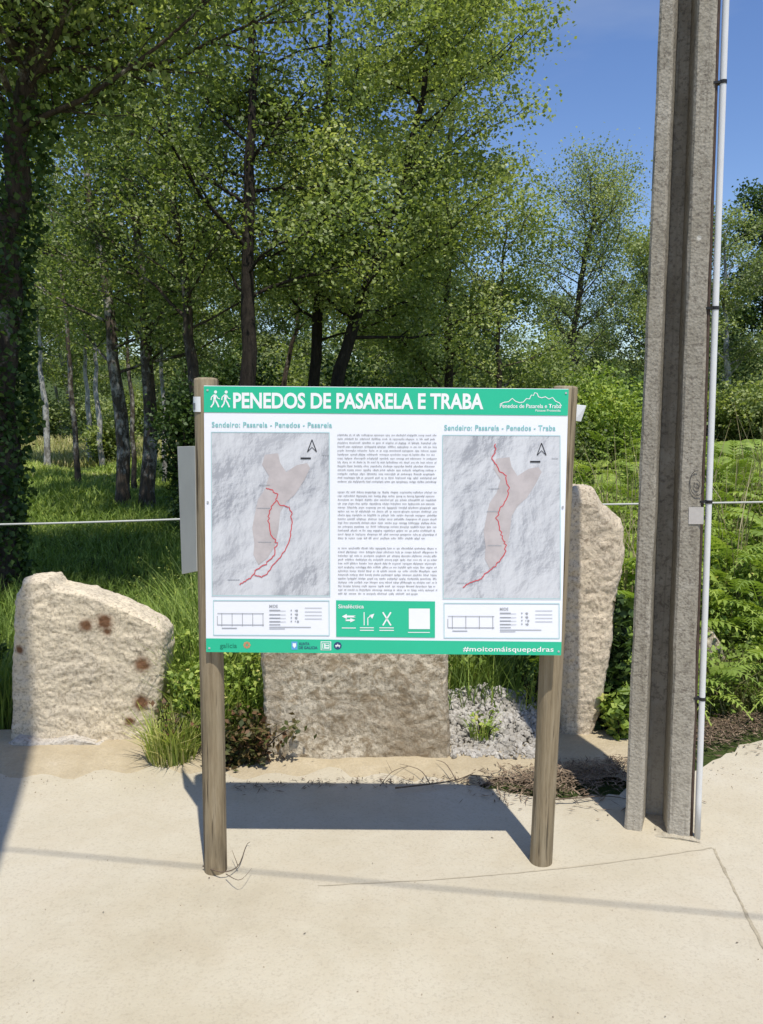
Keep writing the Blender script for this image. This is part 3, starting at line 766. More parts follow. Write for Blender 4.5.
def pole_mesh(H, wb, dp, fl=.27, fr=.35, rec=.155, tp=.072):
    bm = bmesh.new(); lev = []
    rd = random.Random(3)
    for k in range(61):
        f = k / 60; z = -.3 + f * (H + .3); s = 1 - tp * z; w2 = wb * s / 2; d2 = dp * s / 2
        xL, xA, xB, xR = -w2, -w2 + wb * s * fl, w2 - wb * s * fr, w2
        rc = rec * s; ch = .014; c = .008
        pr = [(xL + c, -d2), (xA - c, -d2), (xA, -d2 + c), (xA + ch, -d2 + rc), (xB - ch, -d2 + rc), (xB, -d2 + c), (xB + c, -d2), (xR - c, -d2), (xR, -d2 + c),
              (xR, d2 - c), (xR - c, d2), (xL + c, d2), (xL, d2 - c), (xL, -d2 + c)]
        lev.append([bm.verts.new((x + rd.gauss(0, .0012), y + rd.gauss(0, .0012), z)) for x, y in pr])
    n = len(lev[0])
    for a, b in zip(lev, lev[1:]):
        for i in range(n): bm.faces.new((a[i], a[(i + 1) % n], b[(i + 1) % n], b[i]))
    bm.faces.new(lev[-1]); bm.normal_update()
    me = bpy.data.meshes.new('shaft'); bm.to_mesh(me); bm.free(); return me
link('shaft', pole_mesh(7.5, PWd, .19), M['pole'], pole)
hw = PWd / 2
cond = [(hw * (1 - .072 * z) + .026, -.095 * (1 - .072 * z) + .012, z) for z in (0, 1, 2, 3, 4.2, 6.4)]
mb = MB(); mb.tube(smooth_path(cond, 24), .0110, 16); mb.build('conduit', M['pvc'], pole, smooth=True)
mb = MB(); mb.tube(smooth_path([(x - .022 , y + .004, z + .003) for x, y, z in cond], 24), .0062, 8); mb.build('shade_strip', M['rust'], pole, smooth=True)  # added dark tube standing in for the shade along the flange
for zz in (.52, 1.24, 1.93, 2.72, 3.6, 4.5):
    f = zz; P = smooth_path(cond, 60); p = min(P, key=lambda q: abs(q.z - zz))
    mb = MB(); mb.tube([p + Vector((0, 0, -.006)), p + Vector((0, 0, .006))],   .0125, 16); mb.box(p + Vector((-.014, .004, 0)), (.034, .026, .008))
    mb.build('clamp', M['black'], pole)
pinv = (Matrix.Translation(pole.location) @ pole.rotation_euler.to_matrix().to_4x4()).inverted()
def polepx(px, py):
    o = pinv @ Vector((0, 0, CAMZ)); d = pinv.to_3x3() @ ray(px, py); 
    # front face y = -d2(z)
    s = (-.095 - o.y) / d.y
    for _ in range(3):
        z = (o + d * s).z; s = (-.095 * (1 - .072 * z) - o.y) / d.y
    return o + d * s
mb = MB(); P = [polepx(*q) + Vector((0, -.003, 0)) for q in ((688.5, 524), (703.5, 524), (703.8, 507), (688.8, 507))]; mb.add(P, [(0, 1, 2, 3)])
mb.build('paper_label', plain('old_paper', (.50, .47, .43), .8, .06, 60), pole)
mb = MB(); pts = [polepx(697 + 7.2 * math.cos(a), 483 + 12.5 * math.sin(a)) + Vector((0, -.004, 0)) for a in [R(-80 - i * 17) for i in range(19)]]
mb.tube(pts, .0011, 5, False)
mb.tube([polepx(697 + 3.0 * math.cos(a), 484.5 + 4.2 * math.sin(a)) + Vector((0, -.004, 0)) for a in [R(-150 - i * 22) for i in range(15)]], .001, 5, False)
mb.build('chalk_mark', M['print_dark'], pole)
# cement splash at the pole's foot
me = stone_mesh(1, 40, 24, 5, .20, lambda v: -.02 + .03 * v, lambda v: .30 - .05 * v, lerp_tab([(0, .002), (.2, .014), (.5, .022), (.8, .016), (1, .002)]), .014, 12.0, .2)
M['cement'] = granite('cement', (.50, .45, .345), (.45, .40, .30), (.36, .31, .23), None, .75)
o = link('cement_collar', me, M['cement'], pole); o.location = (-hw + .06, -.12, -.006)

# second pole, just outside the frame on the left (its shadow crosses the slab) and the cable strung from it
sp = empty('utility_pole', (-1.14, 1.15, 0), R(-10)); tag(sp, 'concrete utility pole standing just left of the view, carrying a thin cable', 'utility pole')
link('shaft', pole_mesh(8.5, .42, .34, tp=.02), M['pole'], sp)
mb = MB(); P = []
x0, y0, h0 = -.95, 1.20, 4.05
for i in range(31):
    f = i / 30; x = x0 + f * 16; P.append((x, y0 - (x - x0) * .135, h0 - .9 * 4 * f * (1 - f) * .15))
mb.tube(P, .0052, 8); 
o = mb.build('overhead_cable', M['black'], smooth=True); tag(o, 'thin black overhead cable strung from the left pole across the lane', 'cable')

# ------------------------------------------------------------------ pasture wire
M['wire'] = plain('white_fence_tape', (.46, .46, .42), .5, .08, 30)
fe = empty('wire_fence', (-3.6, 4.9, terr(-3.6, 4.9))); tag(fe, 'single white fence wire stretched behind the stones', 'fence')
FO = Vector(fe.location)
wl, wr_ = at(0, 522, 4.9), at(181, 518.5, 4.9); k = (wr_.z - wl.z) / (wr_.x - wl.x)
pts = []
for i in range(41):
    x = -3.6 + i * .2; z = wl.z + (x - wl.x) * k + (.0 if x < -1 else (x + 1) * .012) - .015 * math.sin(max(0, (x + 3.6)) / 8.0 * math.pi * 3)
    pts.append(Vector((x, 4.9, z)) - FO)
mb = MB(); mb.tube(pts, .0062, 6); mb.build('wire', M['wire'], fe, smooth=True)
for x in (-3.6, 4.4):
    z0 = terr(x, 4.9); mb = MB(); mb.tube([Vector((x, 4.935, z0 - .2)) - FO, Vector((x, 4.935, z0 + 1.15)) - FO], .03, 10); mb.build('fence_post', M['wood'], fe, smooth=True)

# ------------------------------------------------------------------ trees
def wp(pts, Y, dY=0):
    """pixels of a trunk's course -> points at depth Y, its base set on the ground"""
    out = [at(px, py, Y + dY * i) for i, (px, py) in enumerate(pts)]
    out[0].z = terr(out[0].x, out[0].y) - .05
    return out
TREES = [
 # name label px-course Y r0 bark leaf kwargs
 ('ivy_tree', 'thick ivy-clad trunk at the left edge of the meadow', [(-4, 560), (0, 430), (6, 250), (26, 90), (40, 20), (48, -110)], 6.6, .165, 'bark', 'leaf',
   dict(seed=11, nb=34, t0=0.52, Lmax=2.2, up=0.2, nleaf=44000, spread=0.22, lsize=0.052, nsub=8, lmean=.36, lamp=.35)),
 ('alder_tree', 'pale lichen-blotched trunk leaning left, left one of the close pair in the meadow', [(123, 495), (121, 420), (112, 340), (97, 245), (86, 175), (76, 90), (70, -40)], 12.5, .115, 'bark_lichen', 'leaf',
   dict(seed=12, bias=(0,.8,0), nb=30, t0=0.26, Lmax=1.9, up=0.35, nleaf=17000, spread=0.17, lsize=0.066, lmean=.42)),
 ('alder_tree', 'pale lichen-blotched trunk, right one of the close pair in the meadow', [(147, 494), (150, 420), (146, 340), (139, 260), (126, 165), (120, 60), (116, -60)], 12.5, .115, 'bark_lichen', 'leaf',
   dict(seed=13, bias=(0,.8,0), nb=30, t0=0.28, Lmax=1.9, up=0.35, nleaf=17000, spread=0.17, lsize=0.066, lmean=.40)),
 ('alder_tree', 'slim tree with a brown trunk rising just above the left post of the sign', [(200, 500), (196, 400), (188, 320), (180, 240), (171, 170), (166, 70), (164, -80)], 10.5, .085, 'bark', 'leaf',
   dict(seed=14, bias=(0,.8,0), nb=30, t0=0.3, Lmax=1.8, up=0.35, nleaf=16000, spread=0.16, lsize=0.058, lmean=.42)),
 ('alder_tree', 'straight dark trunk rising behind the first letters of the sign title', [(244, 510), (245, 400), (248, 290), (248, 180), (252, 80), (253, -20), (255, -140)], 9.5, .105, 'bark_dark', 'leaf',
   dict(seed=15, bias=(0,1.0,0), nb=34, t0=0.3, Lmax=2.0, up=0.3, nleaf=24000, spread=0.16, lsize=0.056, lmean=.46)),
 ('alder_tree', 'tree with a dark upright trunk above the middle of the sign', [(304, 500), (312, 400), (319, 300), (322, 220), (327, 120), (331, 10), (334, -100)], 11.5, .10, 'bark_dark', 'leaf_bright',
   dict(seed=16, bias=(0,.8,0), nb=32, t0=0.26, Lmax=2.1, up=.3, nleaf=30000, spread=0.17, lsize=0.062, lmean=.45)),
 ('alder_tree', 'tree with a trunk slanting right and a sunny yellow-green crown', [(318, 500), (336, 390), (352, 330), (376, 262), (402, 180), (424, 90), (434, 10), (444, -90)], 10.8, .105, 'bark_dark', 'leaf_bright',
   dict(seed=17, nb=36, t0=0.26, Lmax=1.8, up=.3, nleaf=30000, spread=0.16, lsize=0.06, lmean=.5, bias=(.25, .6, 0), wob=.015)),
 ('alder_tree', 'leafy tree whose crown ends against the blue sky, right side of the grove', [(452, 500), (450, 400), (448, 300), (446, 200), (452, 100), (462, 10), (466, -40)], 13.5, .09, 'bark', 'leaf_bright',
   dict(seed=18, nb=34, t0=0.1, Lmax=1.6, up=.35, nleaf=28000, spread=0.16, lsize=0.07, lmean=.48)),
 ('alder_tree', 'young bushy tree showing above the last letters of the sign title', [(500, 480), (500, 400), (498, 330), (502, 270), (506, 215)], 12.5, .055, 'bark', 'leaf',
   dict(seed=19, nb=20, t0=.12, Lmax=1.25, up=.4, nleaf=18000, spread=.20, lsize=0.055, lmean=.44)),
 ('slender_tree', 'thin dappled trunk leaning left between the ivy trunk and the blotched pair', [(78, 478), (72, 400), (66, 320), (54, 230), (44, 140)], 15.5, .06, 'bark_lichen', 'leaf',
   dict(seed=34, nb=16, t0=.5, Lmax=1.3, up=.4, nleaf=6000, spread=.2, lsize=.075, bias=(0,.6,0))),
 ('slender_tree', 'thin wavy trunk seen just between the blotched pair', [(134, 474), (133, 410), (127, 340), (134, 270), (131, 180)], 16.5, .055, 'bark_lichen', 'leaf',
   dict(seed=35, nb=16, t0=.5, Lmax=1.3, up=.4, nleaf=6000, spread=.2, lsize=.075, bias=(0,.6,0))),
 ('slender_tree', 'thin pale trunk right of the blotched pair', [(163, 470), (164, 400), (160, 330), (163, 250), (158, 160)], 17, .055, 'bark_pale', 'leaf',
   dict(seed=36, nb=16, t0=.5, Lmax=1.3, up=.4, nleaf=6000, spread=.2, lsize=.075, bias=(0,.6,0))),
 ('slender_tree', 'thin trunk behind the word at the middle of the title, leaning right', [(276, 470), (284, 390), (296, 320), (304, 240), (306, 150)], 15, .06, 'bark', 'leaf',
   dict(seed=37, nb=16, t0=.45, Lmax=1.3, up=.4, nleaf=6000, spread=.2, lsize=.075, bias=(0,.6,0))),
 ('birch_tree', 'thin white-barked birch standing alone at the left end of the far meadow', [(48, 458), (44, 400), (40, 350), (36, 290), (38, 220)], 20.5, .085, 'bark_pale', 'leaf',
   dict(seed=31, nb=16, t0=.5, Lmax=1.4, up=.4, nleaf=5000, spread=.25, lsize=.10)),
 ('birch_tree', 'thin white birch, left one of two seen left of the blotched trunk pair', [(91, 449), (87, 400), (84, 350), (82, 280), (84, 220)], 22, .075, 'bark_pale', 'leaf',
   dict(seed=32, nb=16, t0=.5, Lmax=1.4, up=.4, nleaf=5000, spread=.25, lsize=.10)),
 ('birch_tree', 'thin white birch, right one of two seen left of the blotched trunk pair', [(102, 450), (98, 400), (95, 350), (95, 280), (92, 220)], 21.5, .08, 'bark_pale', 'leaf',
   dict(seed=33, nb=16, t0=.5, Lmax=1.4, up=.4, nleaf=5000, spread=.25, lsize=.10)),
 ('willow_tree', 'airy pale green tree alone against the sky left of the concrete pole', [(572, 450), (572, 370), (578, 300), (586, 250), (594, 215), (598, 192)], 20, .11, 'bark', 'leaf_pale',
   dict(seed=20, nb=38, t0=.18, Lmax=1.9, up=.75, nleaf=19000, spread=0.24, lsize=0.062, lmean=.62, sub_len=.5)),
 ('willow_tree', 'pale green tree half hidden behind the concrete pole', [(655, 450), (652, 370), (648, 310), (645, 262)], 22, .10, 'bark', 'leaf_pale',
   dict(seed=21, nb=26, t0=.14, Lmax=2.0, up=.55, nleaf=15000, spread=.2, lsize=.085, lmean=.55)),
 ('willow_tree', 'grey-green tree immediately right of the white conduit', [(728, 440), (727, 360), (724, 290), (726, 228)], 25, .12, 'bark_pale', 'leaf_pale',
   dict(seed=22, nb=26, t0=.2, Lmax=2.0, up=.5, nleaf=14000, spread=.2, lsize=.095, lmean=.45)),
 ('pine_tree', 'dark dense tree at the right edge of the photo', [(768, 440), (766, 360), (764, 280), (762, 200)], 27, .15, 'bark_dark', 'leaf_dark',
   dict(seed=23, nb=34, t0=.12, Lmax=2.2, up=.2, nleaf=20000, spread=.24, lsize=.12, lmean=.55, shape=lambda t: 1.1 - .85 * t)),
]
def ivy_on(root, path, r, n, z0, z1, seed):
    rng = np.random.default_rng(seed); P = smooth_path(path, 40); P = np.array([list(p) for p in P]); 
    zz = z0 + (z1 - z0) * rng.random(n) ** 1.25 ; C = np.stack([np.interp(zz, P[:, 2], P[:, 0]), np.interp(zz, P[:, 2], P[:, 1]), zz], 1)
    an = rng.uniform(0, 6.28, n); rr = r * (1 + np.abs(rng.normal(size=n)) * .3) + .10 * np.maximum(0, np.sin(zz * 6.1 + an * 2) * np.sin(zz * 2.3 + an + 1)) + .08 * np.maximum(0, np.sin(zz * 13 + an * 3)) * rng.random(n) 
    C[:, 0] += np.cos(an) * rr; C[:, 1] += np.sin(an) * rr
    quads_mesh('ivy', leaf_quads(C, .055, rng, .1, .9), M['leaf_dark'], root, clump_tint(C, rng, 2, .5, .4, .2))
for nm, lb, course, Y, r0, bk, lf, kw in TREES:
    path = wp(course, Y)
    tr = make_tree(nm, lb, 'tree', path, r0, bk, lf, 'trees of the grove behind the sign', **kw)
    if nm == 'ivy_tree': ivy_on(tr, [p - path[0] for p in path], .14, 6200, 0.05, 3.9, 5)

# wood behind: copies of three prototypes, each with its own trunk and crown
protos = []
for i, (h, L, n_, lf, bk) in enumerate(((9.5, 2.2, 11000, 'leaf', 'bark_pale'), (8.2, 2.4, 12000, 'leaf_pale', 'bark_lichen'), (10.5, 2.0, 9000, 'leaf_dark', 'bark_pale'))):
    rd = random.Random(40 + i)
    path = [Vector((rd.gauss(0, .12) * k, rd.gauss(0, .12) * k, h * k / 5)) for k in range(6)]
    protos.append(make_tree('birch_tree', ['slender pale-trunked tree in the wood across the meadow', 'bushy grey-green tree in the wood across the meadow', 'tall dark-leaved tree in the wood across the meadow'][i],
                            'tree', path, .10, bk, lf, 'trees of the wood across the meadow', seed=50 + i, nb=26, t0=.22, Lmax=L, up=.35, nleaf=n_, spread=.28, lsize=.15, nsub=5, lmean=.45, sides=6))
rd = random.Random(77); k = 0
spots = []
for row, (Y, n_) in enumerate(((33, 8), (38, 13), (46, 18))):
    for j in range(n_):
        px = -80 + (j + rd.uniform(.2, .8)) * (920 / n_)
        spots.append((px, Y + rd.uniform(-1.5, 1.5)))
for px, Y in spots:
    if px > 530 and Y < 36: continue
    p = at(px, 440, Y); pr = protos[rd.choice([0, 0, 1, 1, 2])]
    o = pr if pr.location.length == 0 else copy_tree(pr)
    o.location = (p.x, Y, terr(p.x, Y) - .05)
    s = rd.uniform(.72, 1.02) * (.7 if px > 530 else 1); o.scale = (s, s, s); o.rotation_euler = (rd.gauss(0, .04), rd.gauss(0, .04), rd.uniform(0, 6.28))

# shrubs: stems + rounded, uneven crown
def shrub(name, label, px, py_top, Y, wid, leaf, n_, seed, lsize=.06, group=None, mean=.45, x=None):
    p = at(px, 450, Y); z0 = terr(p.x, Y); h = at(px, py_top, Y).z - z0
    rng = np.random.default_rng(seed); rd = random.Random(seed)
    root = empty(name, (p.x, Y, z0 - .02)); tag(root, label, 'shrub', group)
    mb = MB(); cl = []
    for i in range(16):
        an = rd.uniform(0, 6.28); rr = wid * math.sqrt(rd.random()) * .8; hh = h * (1 - .45 * (rr / wid) ** 2) * rd.uniform(.75, 1.0)
        e = Vector((math.cos(an) * rr, math.sin(an) * rr, hh)); m = Vector((e.x * .35, e.y * .35, hh * .5))
        mb.tube(smooth_path([(0, 0, 0), m, e], 7), [.018, .016, .013, .011, .009, .006, .003], 5, False)
        for q in np.linspace(.25, 1.0, 6): 
            c = Vector((0, 0, 0)).lerp(m, q * 2) if q < .5 else m.lerp(e, q * 2 - 1); cl.append((c.x, c.y, c.z))
    cl = np.array(cl); idx = rng.integers(0, len(cl), n_)
    C = cl[idx] + np.clip(rng.normal(size=(n_, 3)), -2, 2) * wid * np.array([.20, .20, .16]); C[:, 2] = np.abs(C[:, 2])
    mb.build('stem', M['bark_dark'], root, smooth=True)
    quads_mesh('crown', leaf_quads(C, lsize, rng), M[leaf], root, clump_tint(C, rng, 1.6, mean, .4))
    return root
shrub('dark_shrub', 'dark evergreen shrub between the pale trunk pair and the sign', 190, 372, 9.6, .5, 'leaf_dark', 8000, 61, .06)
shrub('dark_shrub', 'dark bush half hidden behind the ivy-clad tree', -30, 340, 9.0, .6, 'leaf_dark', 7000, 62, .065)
shrub('willow_shrub', 'rounded bright green bush between the sign and the pole', 612, 377, 13.5, 1.1, 'fern', 12000, 63, .07, None, .42)
shrub('willow_shrub', 'yellow-green bush at the far edge of the meadow', 108, 418, 22, .9, 'leaf_bright', 5000, 64, .11)
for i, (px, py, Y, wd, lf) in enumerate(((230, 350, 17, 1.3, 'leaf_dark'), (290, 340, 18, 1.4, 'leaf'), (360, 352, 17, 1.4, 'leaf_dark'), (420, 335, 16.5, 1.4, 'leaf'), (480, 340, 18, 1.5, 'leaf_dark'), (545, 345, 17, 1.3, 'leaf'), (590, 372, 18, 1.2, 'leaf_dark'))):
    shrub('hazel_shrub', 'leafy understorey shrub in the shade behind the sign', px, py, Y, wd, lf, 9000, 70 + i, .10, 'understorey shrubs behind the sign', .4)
for i, (px, py, Y) in enumerate(((560, 385, 24), (640, 378, 24), (690, 388, 25), (745, 385, 24), (790, 380, 23), (-20, 396, 33), (40, 392, 35), (90, 396, 34), (140, 390, 33), (190, 392, 35), (240, 390, 33), (-70, 395, 34))):
    shrub('hedge_shrub', 'dense green bush along the far edge of the meadow', px, py, Y, 1.7, 'leaf_pale' if i % 3 == 1 else 'leaf', 8000, 90 + i, .13, 'bushes along the far edge of the meadow', .52)

# ------------------------------------------------------------------ grass and ferns
rng = np.random.default_rng(5)
def scatter(n, x0, x1, y0, y1, wedge=True):
    y = y0 + (y1 - y0) * rng.random(n) ** 1.25; x = x0 + (x1 - x0) * rng.random(n)
    if wedge: x = x * (y / y1)
    return x, y
n_ = 105000
x, y = scatter(n_, -13.2, 3.2, 4.6, 24)
B = np.stack([x, y, tv(x, y) - .01], 1); h = rng.uniform(.07, .24, n_) * (1 + .5 * np.sin(x * 2.1 + y * 1.3)); h = np.maximum(h, .06)
Q, _ = blade_quads(B, h, rng.uniform(.008, .017, n_) * (y / 8), rng, .7)
T = np.tile(np.clip(clump_tint(B, rng, .7, .42, .3, .13) + .3 * np.clip((y - 14) / 5, 0, 1), 0, 1), 2)  # tint rises towards the back: sunlight on the far strip put into the colour
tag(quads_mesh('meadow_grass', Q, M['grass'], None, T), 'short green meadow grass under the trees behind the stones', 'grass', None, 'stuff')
n_ = 42000
x, y = scatter(n_, -16, 9, 21.5, 29)
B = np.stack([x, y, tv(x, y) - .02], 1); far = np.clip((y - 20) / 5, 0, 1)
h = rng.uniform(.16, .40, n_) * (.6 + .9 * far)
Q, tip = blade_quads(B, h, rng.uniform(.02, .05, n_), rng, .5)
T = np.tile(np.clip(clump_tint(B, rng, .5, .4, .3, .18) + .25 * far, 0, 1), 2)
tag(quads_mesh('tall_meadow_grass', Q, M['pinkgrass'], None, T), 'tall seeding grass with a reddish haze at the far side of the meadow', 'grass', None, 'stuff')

# rough verge between the stones and the fence
n_ = 9000
x = rng.uniform(-3.2, .75, n_); y = rng.uniform(3.98, 5.1, n_)
m = ~((x > -1.75) & (x < -.98) & (y < 4.06)); x, y = x[m], y[m]; n_ = len(x)
B = np.stack([x, y, tv(x, y) - .02], 1)
hmax = np.interp(x, [-3, -1.8, -1.4, -1.1, -.8, -.3, .75], [.42, .36, .40, .74, .80, .55, .45])
h = hmax * rng.uniform(.35, 1.0, n_)
Q, tip = blade_quads(B, h, rng.uniform(.005, .011, n_), rng, .5)
T = np.tile(np.clip(clump_tint(B, rng, 1.5, .36, .3, .2), 0, 1), 2)
# seed heads on the tallest
k = np.where(h > .62)[0][:110]
HQ = leaf_quads(np.repeat(tip[k], 5, 0) + rng.normal(size=(len(k) * 5, 3)) * np.array([.012, .012, .03]), .018, rng, 0, .3)
tag(quads_mesh('verge_grass', np.concatenate([Q, HQ]), M['grass'], None, np.concatenate([T, np.full(len(HQ), .86)])), 'rank green grass growing along the verge behind the stones', 'grass', None, 'stuff')

# bracken on the bank at the right
def frond(o, az, L, rng, tilt):
    m = 15; d = np.array([math.cos(az), math.sin(az), 0]); s = np.array([-math.sin(az), math.cos(az), 0]); up = np.array([0, 0, 1.0])
    f = np.linspace(0, 1, m)
    P = o + d * (L * (f * .55 + f ** 2 * tilt))[:, None] + up * (L * (f * .95 - f ** 2.4 * .55 * (1 + tilt)))[:, None]
    out = []
    t = np.gradient(P, axis=0); t = unit(t)
    out.append(np.stack([P[:-1] - s * .004, P[:-1] + s * .004, P[1:] + s * .003, P[1:] - s * .003], 1))
    ii = np.arange(3, m); pl = L * .36 * np.sin(np.clip((1.02 - f[ii]) * 1.25, 0, 1.57)) * rng.uniform(.85, 1.1, len(ii))
    for sg in (-1, 1):
        a = P[ii]; dv = unit(s * sg + t[ii] * .55 - up * .22); e = a + dv * pl[:, None]; wv = t[ii] * (pl * .20 + .006)[:, None]
        mid = a + (e - a) * .45 + up * .012
        out.append(np.stack([a - wv * .35, mid - wv * .6, e, mid + wv * .6], 1))
        # second order leaflets make the edge feathery
        for g in (.3, .5, .7):
            c = a + (e - a) * g; ll = (pl * .24 * (1.15 - g))[:, None]
            for s2 in (-1, 1):
                ee = c + (t[ii] * s2 + dv * .6) * ll; wv2 = dv * ll * .28
                out.append(np.stack([c - wv2 * .5, c * .5 + ee * .5 - wv2, ee, c * .5 + ee * .5 + wv2], 1))
    return np.concatenate(out)
FQ = []; FT = []
rd = random.Random(9); cnt = 0
while cnt < 1700:
    y = 4.25 + 8 * rd.random() ** 1.5; x = rd.uniform(.85, 1.15 + .62 * y)
    if y < 4.6 and x < 1.35: continue
    if y < 5.0 and 1.75 < x < 2.2: continue
    z = terr(x, y); 
    hh = rd.uniform(.38, .74) * (1 if y > 5 else .75); nf = 1
    q = frond(np.array([x, y, z + rd.uniform(0, .12) + (.42 * rd.random() if y > 5 else 0)]), rd.uniform(0, 6.28) if rd.random() < .5 else rd.uniform(3.6, 5.8), hh * .95, rng, rd.uniform(.1, .5))
    FQ.append(q); FT.append(np.clip(rng.normal(rd.uniform(.3, .66), .09, len(q)), 0, 1)); cnt += 1
tag(quads_mesh('bracken', np.concatenate(FQ), M['fern'], None, np.concatenate(FT)), 'dense green bracken covering the bank behind the pole', 'bracken', None, 'stuff')
# low herb layer under bracken
n_ = 42000
y = 4.2 + 9 * rng.random(n_) ** 1.5; x = rng.uniform(.80, 1, n_) + rng.random(n_) * (.2 + .62 * y)
m = (~((y < 4.5) & (x < 1.2))); x, y = x[m], y[m]; n_ = len(x)
C = np.stack([x, y, tv(x, y) + rng.random(n_) ** 1.4 * (.2 + .38 * np.clip((y - 4.4) / .9, 0, 1))], 1)
tag(quads_mesh('bank_herbs', leaf_quads(C, .042, rng), M['fern'], None, clump_tint(C, rng, 1.6, .46, .45)), 'low leafy herbs and brambles filling the bank', 'ground cover', None, 'stuff')
# dry stalks standing in the bracken
n_ = 520
y = rng.uniform(5.2, 8.5, n_); x = rng.uniform(1.1, 1.3 + .52 * y)
B = np.stack([x, y, tv(x, y)], 1); h = rng.uniform(.8, 1.35, n_)
Q, tip = blade_quads(B, h, rng.uniform(.006, .011, n_), rng, .32)
tag(quads_mesh('dry_stalks', Q, M['drygrass'], None, np.tile(rng.uniform(.4, 1, n_), 2)), 'pale dry grass stalks sticking out of the bracken', 'grass', None, 'stuff')
# grass edge at the foot of the bank on the right
n_ = 4200
x = rng.uniform(1.45, 3.6, n_); y = rng.uniform(4.15, 4.75, n_) + (x - 1.4) * .06
B = np.stack([x, y, tv(x, y) - .01], 1); h = rng.uniform(.06, .30, n_)
Q, tip = blade_quads(B, h, rng.uniform(.005, .009, n_), rng, .6)
tag(quads_mesh('bank_grass', Q, M['drygrass'], None, np.tile(np.clip(clump_tint(B, rng, 2, .22, .3, .2), 0, 1), 2)), 'mixed green and dry grass at the foot of the bank', 'grass', None, 'stuff')

# ------------------------------------------------------------------ small plants by the stones
def herb(name, label, cat, base, rad, h, n_, leaf, lsize, seed, nst=9, asp=.6, blades=0, bl_mat='grass', bmean=.5, group=None):
    rng = np.random.default_rng(seed); rd = random.Random(seed)
    root = empty(name, base); tag(root, label, cat, group)
    if n_:
        mb = MB(); pts = []
        for i in range(nst):
            an = rd.uniform(0, 6.28); r = rad * rd.uniform(.2, 1); e = Vector((math.cos(an) * r, math.sin(an) * r * .7, h * rd.uniform(.5, 1)))
            P = smooth_path([(e.x * .2, e.y * .2, -.02), (e.x * .5, e.y * .5, e.z * .6), e], 6); mb.tube(P, [.004, .0035, .003, .0025, .002, .001], 4, False); pts += P[1:]
        mb.build('stem', M['bark_dark'], root)
        C = np.array([list(p) for p in pts])[rng.integers(0, len(pts), n_)] + rng.normal(size=(n_, 3)) * np.array([.3, .25, .22]) * min(rad, h) * .55
        C[:, 2] = np.abs(C[:, 2])
        quads_mesh('leaves', leaf_quads(C, lsize, rng, .4, asp), M[leaf], root, clump_tint(C, rng, 6, .5, .35, .2))
    if blades:
        an = rng.uniform(0, 6.28, blades); r = rad * .55 * np.sqrt(rng.random(blades))
        r = r * 1.25; B = np.stack([np.cos(an) * r, np.sin(an) * r * .7, np.full(blades, -.01)], 1)
        Q, _ = blade_quads(B, h * rng.uniform(.4, 1.05, blades), rng.uniform(.003, .007, blades), rng, .55, an + rng.normal(size=blades) * 1.1)
        quads_mesh('blades', Q, M[bl_mat], root, np.tile(np.clip(rng.normal(bmean, .2, blades), 0, 1), 2))
    return root
def gz(px, py, dy=0, z=.01): p = gp(px, py); return (p.x, p.y + dy, z)
herb('grass_tuft', 'half-dry grass tuft at the right foot of the rust-spotted slab', 'grass tuft', gz(172, 762), .15, .27, 120, 'herb_red', .03, 101, 5, blades=520, bl_mat='grass', bmean=.78)
herb('weed', 'green bushy weed directly behind the left post', 'weed', gz(205, 748), .18, .46, 1300, 'fern', .032, 102, 14, blades=260)
herb('weed', 'tall leafy weed against the left side of the middle block', 'weed', gz(240, 742), .15, .50, 1200, 'fern', .034, 103, 14, blades=120)
herb('dock_plant', 'reddish-brown drying weed sprawling by the left foot of the middle block', 'weed', gz(252, 764), .21, .20, 900, 'herb_red', .038, 104, 14)
herb('dock_plant', 'small brown withered weed just right of the left post', 'weed', gz(228, 768), .12, .14, 300, 'herb_red', .032, 105, 9)
herb('weed', 'dense weed in the gap between slab and left post', 'weed', gz(192, 735, .08), .13, .55, 700, 'fern', .034, 106, 12, blades=420)
herb('grass_tuft', 'fresh green grass clump above the gravel between the two right-hand stones', 'grass tuft', gz(473, 712, .12, .05), .22, .34, 350, 'fern', .04, 107, blades=420, bmean=.62)
herb('weed', 'little green sprout growing in the white gravel', 'weed', gz(483, 748, 0, .06), .09, .13, 60, 'fern', .03, 108, 6, blades=60, bmean=.6)
herb('weed', 'narrow-leaved sprout behind the right post', 'weed', gz(532, 728, .02, .06), .10, .24, 50, 'fern', .03, 109, 6, blades=50, bmean=.6)
herb('ivy_plant', 'ivy climbing the right side of the tall standing stone', 'ivy', gz(613, 738, .08), .16, .70, 1500, 'leaf_dark', .05, 110, 12, .85)
herb('ivy_plant', 'low ivy sprawling between standing stone and pole', 'ivy', gz(618, 742, .0), .13, .25, 500, 'fern', .045, 111, 9, .85)
herb('weed', 'leafy weed at the left edge in front of the slab end', 'weed', (-1.93, 3.95, 0), .16, .55, 900, 'leaf_dark', .05, 112, 10, blades=120)
herb('weed', 'dark weed filling the gap behind the gravel', 'weed', gz(512, 700, .25, 0), .2, .55, 1100, 'leaf_dark', .05, 113, 12)

